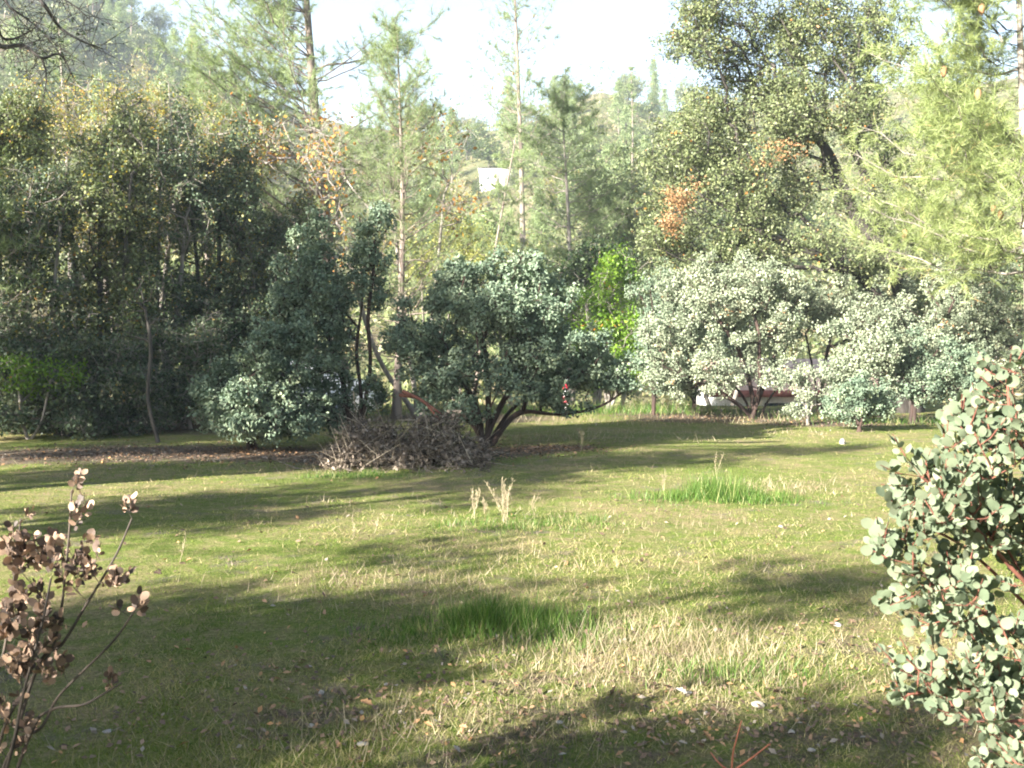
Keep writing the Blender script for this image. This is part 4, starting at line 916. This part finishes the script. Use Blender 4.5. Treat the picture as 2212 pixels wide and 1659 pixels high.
clump('green grass patch before the brush pile', -2.0, 13.3, [(1200, 0, 0, .35, .12, .09)], 163, .1)
clump('green grass strip in the straw at the near right', 1.05, 5.1, [(900, 0, 0, .28, .12, .08)], 164, .1)
clump('bright green grass strip under the trees on the far side', 2.6, 27.5, [(3800, 0, 0, 2.6, .8, .28)], 165, .1)
clump('green weeds around the foot of the right manzanitas', 9.0, 23.5, [(2600, 0, 0, 1.6, .8, .22)], 166, .1)
# dry weed stalks
def stalk(label, px, py, hpx, seed, nst=3, grp='dry weed stalks on the meadow'):
    Yq = 3539 / (py - 762.); b = bs(px, Yq); H = hpx * Yq / 2212; gg = np.random.default_rng(seed)
    t = thing('weed_stalk', label, 'weed', tuple(b), grp)
    for k in range(nst):
        e = b + np.array([gg.normal() * .06 * H * 3, gg.normal() * .05, H * gg.uniform(.7, 1.0)]); m_ = (b + e) / 2 + gg.normal(size=3) * .012
        Q = spline(np.array([b + [gg.normal() * .02, gg.normal() * .02, -.01], m_, e]), 5); V, F = tube_path(Q, np.linspace(.0028, .0014, len(Q)), 5)
        part('stem', V, F, M['straw_wood'], t, smooth=True)
        A = Q[4:].repeat(4, 0) + gg.normal(size=(len(Q[4:]) * 4, 3)) * .008; B = A + gg.normal(size=A.shape) * .011 + [0, 0, .016]
        V, F = tubes(A, B, np.full(len(A), .0012), np.full(len(A), .0024), 3); stuff(part('seed_heads', V, F, M['straw_wood'], t))
M['straw_wood'] = bark_mat('dry_stalk', (.22, .18, .11), (.40, .34, .22), 30, .1)
stalk('tall tan stalk bundle in the middle of the meadow', 1092, 1130, 95, 170, 9)
stalk('forked tan stalk left of the tall stalk bundle', 1024, 1118, 72, 171, 4)
stalk('short leaning stalk between the forked stalk and the bundle', 1050, 1116, 40, 172, 3)
stalk('single thin stalk right of the tall stalk bundle', 1152, 1110, 48, 173, 2)
stalk('lone thin stalk on the shaded left meadow', 390, 1215, 60, 174, 1)
stalk('thin stalk standing before the shadow band left of centre', 810, 1150, 38, 175, 1)
stalk('short stalk at the left end of the sunlit band', 760, 1165, 42, 176, 1)
stalk('tall seeding stalk behind the sunlit green mound', 1545, 1040, 62, 177, 2)
stalk('dry stalk at the left of the sunlit green mound', 1433, 1060, 45, 178, 2)
stalk('thin dry stalk right of the sunlit green mound', 1660, 1065, 40, 179, 1)
stalk('dry stem in the far shaded grass under the central manzanita', 1255, 978, 45, 180, 3)
stalk('leaning bare stalk in the grey dry grass', 900, 1290, 80, 181, 1)

# ------------------------------------------------------------------ stones and fallen leaves
M['stone'] = plain_mat('pale_stone', (.34, .31, .27), .8, 0, .25, 30)
M['stone_grey'] = plain_mat('grey_stone', (.30, .27, .25), .85, 0, .25, 12)
def stone(label, px, py, wpx, seed, mat='stone', fl=.6):
    Yq = 3539 / (py - 762.); b = bs(px, Yq); rr_ = wpx * Yq / 2212 / 2; gg = np.random.default_rng(seed)
    bpy_m = bpy.data.meshes.new('stone'); import bmesh
    bm = bmesh.new(); bmesh.ops.create_icosphere(bm, subdivisions=2, radius=1)
    ax = gg.normal(size=(5, 3)); sc = gg.uniform(.75, 1.15, 3)
    for v in bm.verts:
        d = np.array(v.co); k = 1 + sum(-.12 * max(0, float(d.dot(norm(a)))) ** 3 * 1.6 for a in ax) + gg.normal() * .03
        v.co = Vector(d * k * sc * [1, .8, fl] * rr_)
    bm.to_mesh(bpy_m); bm.free(); bpy_m.materials.append(M[mat])
    o = link('stone', bpy_m, None, (b[0], b[1], b[2] + rr_ * fl * .45), gg.uniform(0, 6)); tag(o, label, 'stone', 'pale stones lying in the grass')
for k, a in enumerate((('white stone in the left shade of the near meadow', 690, 1500, 24), ('round white stone at the bottom centre in the sun', 1210, 1560, 22), ('large cream stone at the near right beyond the twig shoot', 1642, 1520, 34),
                       ('pale stone at the top of the straw tuft', 1490, 1498, 22), ('flat tan stone at the bottom edge left of centre', 780, 1615, 34, 'stone', .35), ('small white stone at the right of the straw tuft', 1528, 1540, 16),
                       ('white pebble on the sunlit band right of the mound', 1690, 1138, 12), ('grey rock at the far right edge of the meadow', 1822, 958, 26, 'stone_grey', .7), ('dark lump in the grass at right', 1815, 1345, 22, 'stone_grey', .6),
                       ('stone with a flat top in the bottom right litter', 1760, 1622, 22), ('cream pebble beside the bottom right litter', 1716, 1580, 18), ('small pale stone in the blue shade', 832, 1480, 14),
                       ('stone in the shade of the left meadow near the frame bottom', 225, 1585, 26, 'stone_grey', .3), ('pale pebble below the straw tuft', 1350, 1580, 14), ('bluish stone in the dark corner by the white one', 668, 1575, 20))):
    stone(a[0], a[1], a[2], a[3], 200 + k, *(a[4:]))
def leaf_shape(gg, curl=.25):
    """lobed dry oak leaf, unit length, about 14 triangles, curled"""
    n = 7; V = [[0, -.5, 0]]; 
    for k in range(n):
        yv = -.42 + .9 * k / (n - 1); ww = .26 * math.sin(math.pi * (k + .6) / n) ** .6 * (1 if k % 2 == 0 else .62) * gg.uniform(.85, 1.15)
        V += [[-ww, yv + .05, curl * abs(ww) * 1.4], [0, yv, curl * .5 * yv * yv], [ww, yv + .05, curl * abs(ww) * 1.4]]
    F = [[0, 2, 1], [0, 3, 2]]
    for k in range(n - 1):
        a = 1 + 3 * k; F += [[a, a + 1, a + 4], [a, a + 4, a + 3], [a + 1, a + 2, a + 5], [a + 1, a + 5, a + 4]]
    return np.array(V), np.array(F)
gg = np.random.default_rng(220); LM = []
for k in range(10):
    V, F = leaf_shape(gg, gg.uniform(.1, .9)); LM.append(mesh_from('fallen_leaf', V, F, M['litter'], np.full(len(V), k / 9.)))
nl = 0
for n, px0, px1, py0, py1, lab in ((26, 1000, 2080, 1480, 1650, 'curled orange brown oak leaf in the near right leaf litter'), (22, 560, 1000, 1430, 1650, 'dull brown oak leaf in the near left shade'),
                                   (14, 1000, 1900, 1200, 1440, 'dry oak leaf on the sunlit right meadow'), (10, 100, 900, 1200, 1420, 'dry oak leaf on the green left meadow')):
    for k in range(n):
        px = gg.uniform(px0, px1); py = gg.uniform(py0, py1); Yq = 3539 / (py - 762.); b = bs(px, Yq)
        o = link('fallen_leaf', LM[gg.integers(10)], None, (b[0], b[1], b[2] + .022), 0, float(gg.uniform(.03, .065)))
        o.rotation_euler = (gg.normal() * .4, gg.normal() * .4, gg.uniform(0, 6.28)); tag(o, lab, 'leaf', 'fallen leaves: ' + lab)
# joined litter
def litter(n, xf, yf, s0, s1, gg):
    V0, F0 = leaf_shape(gg, .5); V0 = V0[[0, 4, 7, 10, 13, 16, 20, 5 if False else 6]]
    x, y = xf, yf; n = len(x); z = gh(x, y) + .012
    a = gg.uniform(0, 6.28, n); nz = norm(np.stack([gg.normal(size=n) * .45, gg.normal(size=n) * .45, np.ones(n)], 1)); t_ = np.stack([np.cos(a), np.sin(a), np.zeros(n)], 1)
    t_ = norm(t_ - nz * (t_ * nz).sum(1, keepdims=True)); b_ = np.cross(nz, t_); L = gg.uniform(s0, s1, n)[:, None]; c = np.stack([x, y, z], 1)
    V = np.stack([c - t_ * L * .5, c + b_ * L * .28 + nz * L * .1, c + t_ * L * .5 + nz * L * .08, c - b_ * L * .28 + nz * L * .12], 1).reshape(-1, 3)
    return V, np.arange(4 * n).reshape(-1, 4), np.repeat(gg.uniform(0, 1, n) ** 1.1, 4)
Vs = []; Fs = []; rs = []; off = 0
for n, cx, cy, sx, sy, s0, s1 in [(900, 1.3, 4.45, .8, .32, .012, .042), (600, .0, 4.35, .8, .35, .012, .04), (500, -.2, 5.2, .8, .4, .012, .04), (400, 2.0, 5.5, .5, .5, .012, .04), (350, -1, 4.5, .7, .5, .02, .05), (500, .8, 5.5, 1.2, 1.2, .02, .045), (500, 0, 9, 3, 2.5, .03, .06)] + \
        [(700, bx, by - .1, br * .55, br * .4, .03, .07) for bx, by, br in bases[:12]]:
    V, F, r = litter(n, cx + gg.normal(size=n) * sx, cy + gg.normal(size=n) * sy, s0, s1, gg); Vs.append(V); Fs.append(F + off); rs.append(r); off += len(V)
tag(link('leaf_litter', mesh_from('leaf_litter', np.vstack(Vs), np.vstack(Fs), M['litter'], np.concatenate(rs))), 'brown and rust fallen leaves scattered in the grass and under shrubs', 'leaf litter', kind='stuff')

# red shoot at the bottom
b = W(1578, 1690, 3.6); b[2] = g1(b[0], 3.6)
t = thing('twig_shoot', 'forked bare reddish twig shoot at the bottom edge', 'twig', tuple(b))
for P in ([b, W(1582, 1640, 3.6), W(1590, 1600, 3.6), W(1602, 1556, 3.6)], [W(1580, 1668, 3.6), W(1620, 1640, 3.6), W(1664, 1606, 3.6)], [W(1580, 1668, 3.6), W(1555, 1650, 3.6), W(1535, 1625, 3.65)]):
    Q = spline(np.array(P), 5); V, F = tube_path(Q, np.linspace(.0045, .0022, len(Q)), 6); part('stem', V, F, plain_mat('red_shoot', (.34, .12, .07), .6), t, smooth=True)

# ------------------------------------------------------------------ NEAR BUSHES: leaves are objects
def disc_mesh(name, mat, rv, gg, cup=.18, notch=False):
    n = 11; V = [[0, 0, 0]] + [[0.5 * math.cos(2 * math.pi * k / n) * (1.06 if k else 1.16), .5 * math.sin(2 * math.pi * k / n) * .92, cup * (.5 + .5 * gg.normal() * .5) * .25] for k in range(n)]
    V = np.array(V); V[:, 0] += .5
    F = np.array([[0, 1 + k, 1 + (k + 1) % n] for k in range(n)])
    return V, F
def near_bush(name, label, cat, base, stems, targets, per, size, leafm, barkm, seed, r_tip, twig_len, nobj=300, lo=0., path_w=.35, up=.4, scale=1.0, vertical=.7, stem_r=None, cup=.18):
    g = np.random.default_rng(seed); t = thing(name, label, cat, tuple(base))
    sk = grow(stems, targets, r_tip, path_w=path_w, jit=.09, seg=.09, g=g)
    wood_parts(sk, t, barkm, 24, 'stem', scale=scale, sides=6, trunk_r=stem_r)
    meshes = []
    for k in range(8):
        V, F = disc_mesh('leaf', leafm, k / 7., g, cup * g.uniform(.5, 2.2)); meshes.append((V, F, (k + .5) / 8.))
    tips = sk['tips']; par = sk['par']; pos = sk['pos']
    P = []; D = []; A0 = []; B0 = []
    for tp in tips:
        e = pos[tp]; dv = norm(e - pos[par[tp]] + np.array([0, 0, up * .05])); 
        tw = e + dv * twig_len; A0.append(e); B0.append(tw)
        for q in range(per):
            f = q / max(1, per - 1); c = e + (tw - e) * (f * 1.0 - .35)
            a = 2.4 * q + g.uniform(0, 1); s1, s2 = frames(dv[None]); out = s1[0] * math.cos(a) + s2[0] * math.sin(a)
            ld = norm(out * (1.0 - .5 * f) + dv * (.45 + .5 * f) + np.array([0, 0, .15]) + g.normal(size=3) * .2)
            P.append(c + out * .004); D.append(ld)
    V, F = tubes(A0, B0, np.full(len(A0), r_tip), np.full(len(A0), r_tip * .5), 5); stuff(part('twigs', V, F, barkm, t))
    P = np.array(P); D = np.array(D); n = len(P)
    # leaf frame: x along D, normal mostly horizontal (leaves stand on edge)
    N = g.normal(size=(n, 3)); N[:, 2] *= (1 - vertical); N = N * .8 + np.array([-.45, -.85, .1]) * g.choice([1., 1., -1.], n)[:, None]; N = norm(N - D * (N * D).sum(1, keepdims=True)); Bv = np.cross(N, D)
    sz = size * g.uniform(.45, 1.25, n); mi = g.integers(0, 8, n)
    petiole_A = P; petiole_B = P + D * size * .15
    ctr = P + D * (sz * .65)[:, None]
    u = 1106 + 2212 * ctr[:, 0] / ctr[:, 1]; v = 762 - 2212 * (ctr[:, 2] - CAMZ) / ctr[:, 1]
    vis = (u > -20) & (u < 2232) & (v > 700) & (v < 1680)
    score = np.where(vis, ctr[:, 1], 1e3 + ctr[:, 1]); order = np.argsort(score)
    one = order[:min(nobj, int(vis.sum()))]; rest = np.setdiff1d(np.arange(n), one)
    data = [mesh_from('leaf', V, F, leafm, np.full(len(V), rv), True) for V, F, rv in meshes]
    loc0 = Vector(base)
    for i in one:
        o = bpy.data.objects.new('leaf', data[mi[i]]); COL.objects.link(o); o.parent = t
        m = Matrix(((D[i][0], Bv[i][0], N[i][0]), (D[i][1], Bv[i][1], N[i][1]), (D[i][2], Bv[i][2], N[i][2]))).to_4x4()
        o.matrix_local = Matrix.Translation(Vector(P[i] + D[i] * size * .14) - loc0) @ m @ Matrix.Scale(float(sz[i]), 4)
    Vs = []; Fs = []; rs = []; off = 0
    for k, (V, F, rv) in enumerate(meshes):
        q = rest[mi[rest] == k]
        if not len(q): continue
        Wv = (P[q] + D[q] * size * .14)[:, None] + sz[q][:, None, None] * (V[None, :, :1] * D[q][:, None] + V[None, :, 1:2] * Bv[q][:, None] + V[None, :, 2:] * N[q][:, None])
        Ff = (F[None] + (np.arange(len(q)) * len(V))[:, None, None]).reshape(-1, 3) + off
        Vs.append(Wv.reshape(-1, 3)); Fs.append(Ff); rs.append(np.full(len(q) * len(V), rv)); off += len(q) * len(V)
    if Vs: stuff(part('foliage', np.vstack(Vs), np.vstack(Fs), leafm, t, np.concatenate(rs), True))
    V, F = tubes(petiole_A, petiole_B, np.full(n, .0012), np.full(n, .0009), 3); stuff(part('leaf_stalks', V, F, barkm, t))
    return t, sk

Yn = 3.05
b = np.array([2.25, 3.3, g1(2.25, 3.3)])
def pth(*a): return spline(np.array([b + [rng.normal() * .03, rng.normal() * .03, -.03]] + [W(x, y, Yq) for x, y, Yq in a]), 5)
stems = [pth((2330, 1500, 3.2), (2150, 1340, 3.1), (2010, 1260, 3.0)), pth((2330, 1400, 3.2), (2160, 1200, 3.1), (2050, 1080, 3.05), (1990, 1030, 3.0)), pth((2360, 1300, 3.25), (2260, 1080, 3.15), (2190, 920, 3.1), (2175, 820, 3.1)),
         pth((2320, 1560, 3.1), (2200, 1500, 3.0), (2060, 1490, 2.95), (1960, 1500, 2.9)), pth((2330, 1600, 3.05), (2230, 1560, 2.9), (2160, 1560, 2.85)), pth((2400, 1350, 3.3), (2350, 1100, 3.3), (2330, 900, 3.3)),
         pth((2340, 1450, 3.3), (2200, 1290, 3.35), (2080, 1180, 3.4), (1980, 1130, 3.4))]
def nb(px, py, rx, ry, Y, ry2, w=1): return blob(px, py, rx, ry, Y, ry2, w)
g = np.random.default_rng(300)
T = blob_pts([nb(2030, 1080, 95, 90, 3.05, .18), nb(2120, 960, 80, 90, 3.1, .2), nb(2180, 850, 50, 80, 3.1, .15), nb(1960, 1190, 75, 60, 3.0, .15), nb(2020, 1290, 85, 70, 3.0, .18), nb(2130, 1200, 110, 110, 3.2, .2, .7),
              nb(2230, 1050, 90, 170, 3.2, .22), nb(2100, 1380, 110, 60, 3.0, .2, .6), nb(1985, 1450, 55, 30, 2.95, .08), nb(2130, 1530, 90, 60, 2.9, .14), nb(2180, 1630, 80, 50, 2.85, .14), nb(2110, 1460, 100, 50, 3.0, .15), nb(2200, 1420, 70, 80, 3.0, .15), nb(2330, 1200, 120, 300, 3.3, .25, .6), nb(1945, 1000, 35, 35, 3.0, .06), nb(1975, 1495, 50, 28, 2.92, .07, 2), nb(2040, 1500, 60, 40, 2.95, .1)],
             520, g, .45)
near_bush('near_manzanita', 'close grey green round leafed manzanita with red stems at the right edge', 'manzanita', b, stems, T, 7, .032, M['manz_near'], M['bark_red'], 301, .0022, .07, 300, stem_r=.0085, scale=.62, cup=.4)

b = np.array([-1.62, 3.0, g1(-1.62, 3.0)])
def pthl(*a): return spline(np.array([b + [rng.normal() * .02, rng.normal() * .02, -.03]] + [W(x, y, Yq) for x, y, Yq in a]), 5)
stems = [pthl((15, 1640, 3.0), (90, 1570, 3.0), (130, 1500, 3.0), (240, 1390, 3.0), (290, 1320, 3.0)), pthl((0, 1600, 3.05), (60, 1480, 3.05), (120, 1380, 3.05), (145, 1200, 3.05), (155, 1060, 3.05)),
         pthl((20, 1640, 2.95), (50, 1500, 2.95), (90, 1350, 2.95), (110, 1250, 2.95)), pthl((60, 1600, 3), (108, 1535, 3), (180, 1522, 3), (230, 1495, 3), (262, 1475, 3)),
         pthl((-30, 1560, 3.1), (10, 1400, 3.1), (30, 1250, 3.1), (45, 1120, 3.1)), pthl((70, 1470, 3.05), (135, 1390, 3.05), (190, 1300, 3.05), (250, 1200, 3.05), (285, 1120, 3.05))]
T = np.vstack([blob_pts([nb(160, 1080, 22, 55, 3.05, .05), nb(140, 1200, 50, 60, 3.05, .08), nb(60, 1180, 50, 60, 3.05, .08), nb(40, 1100, 20, 40, 3.05, .05), nb(60, 1330, 70, 60, 3, .1), nb(80, 1430, 60, 50, 3, .1), nb(230, 1230, 50, 50, 3.05, .06, .7),
               nb(290, 1320, 50, 25, 3.0, .05, .8), nb(275, 1110, 20, 20, 3.05, .03), nb(180, 1250, 40, 30, 3.05, .05), nb(30, 1560, 50, 60, 3, .08, .6), nb(240, 1490, 25, 15, 3, .03)], 135, np.random.default_rng(310), .4)])
near_bush('dead_bush', 'close dying bush with dark stems and dry brown round leaves at the left edge', 'shrub', b, stems, T, 7, .0245, M['dead_leaf'], M['bark_dead'], 311, .0016, .035, 300, stem_r=.006, scale=.5, cup=.5)

# ------------------------------------------------------------------ haze in the air
V, F = box(-460, 460, -75, 520, -8, 110)
m, t_ = new_mat('haze'); vp = t_.nodes.new('ShaderNodeVolumePrincipled'); vp.inputs['Density'].default_value = .0007; vp.inputs['Color'].default_value = (.76, .88, 1, 1); vp.inputs['Anisotropy'].default_value = .2
oo = t_.nodes.new('ShaderNodeOutputMaterial'); t_.links.new(vp.outputs[0], oo.inputs['Volume'])
import os
if not os.environ.get('NOHAZE'):
    tag(link('haze', mesh_from('haze', V, F, m)), kind='stuff')
print('TRIS', sum(len(me.loops) - 2 * len(me.polygons) for me in bpy.data.meshes))
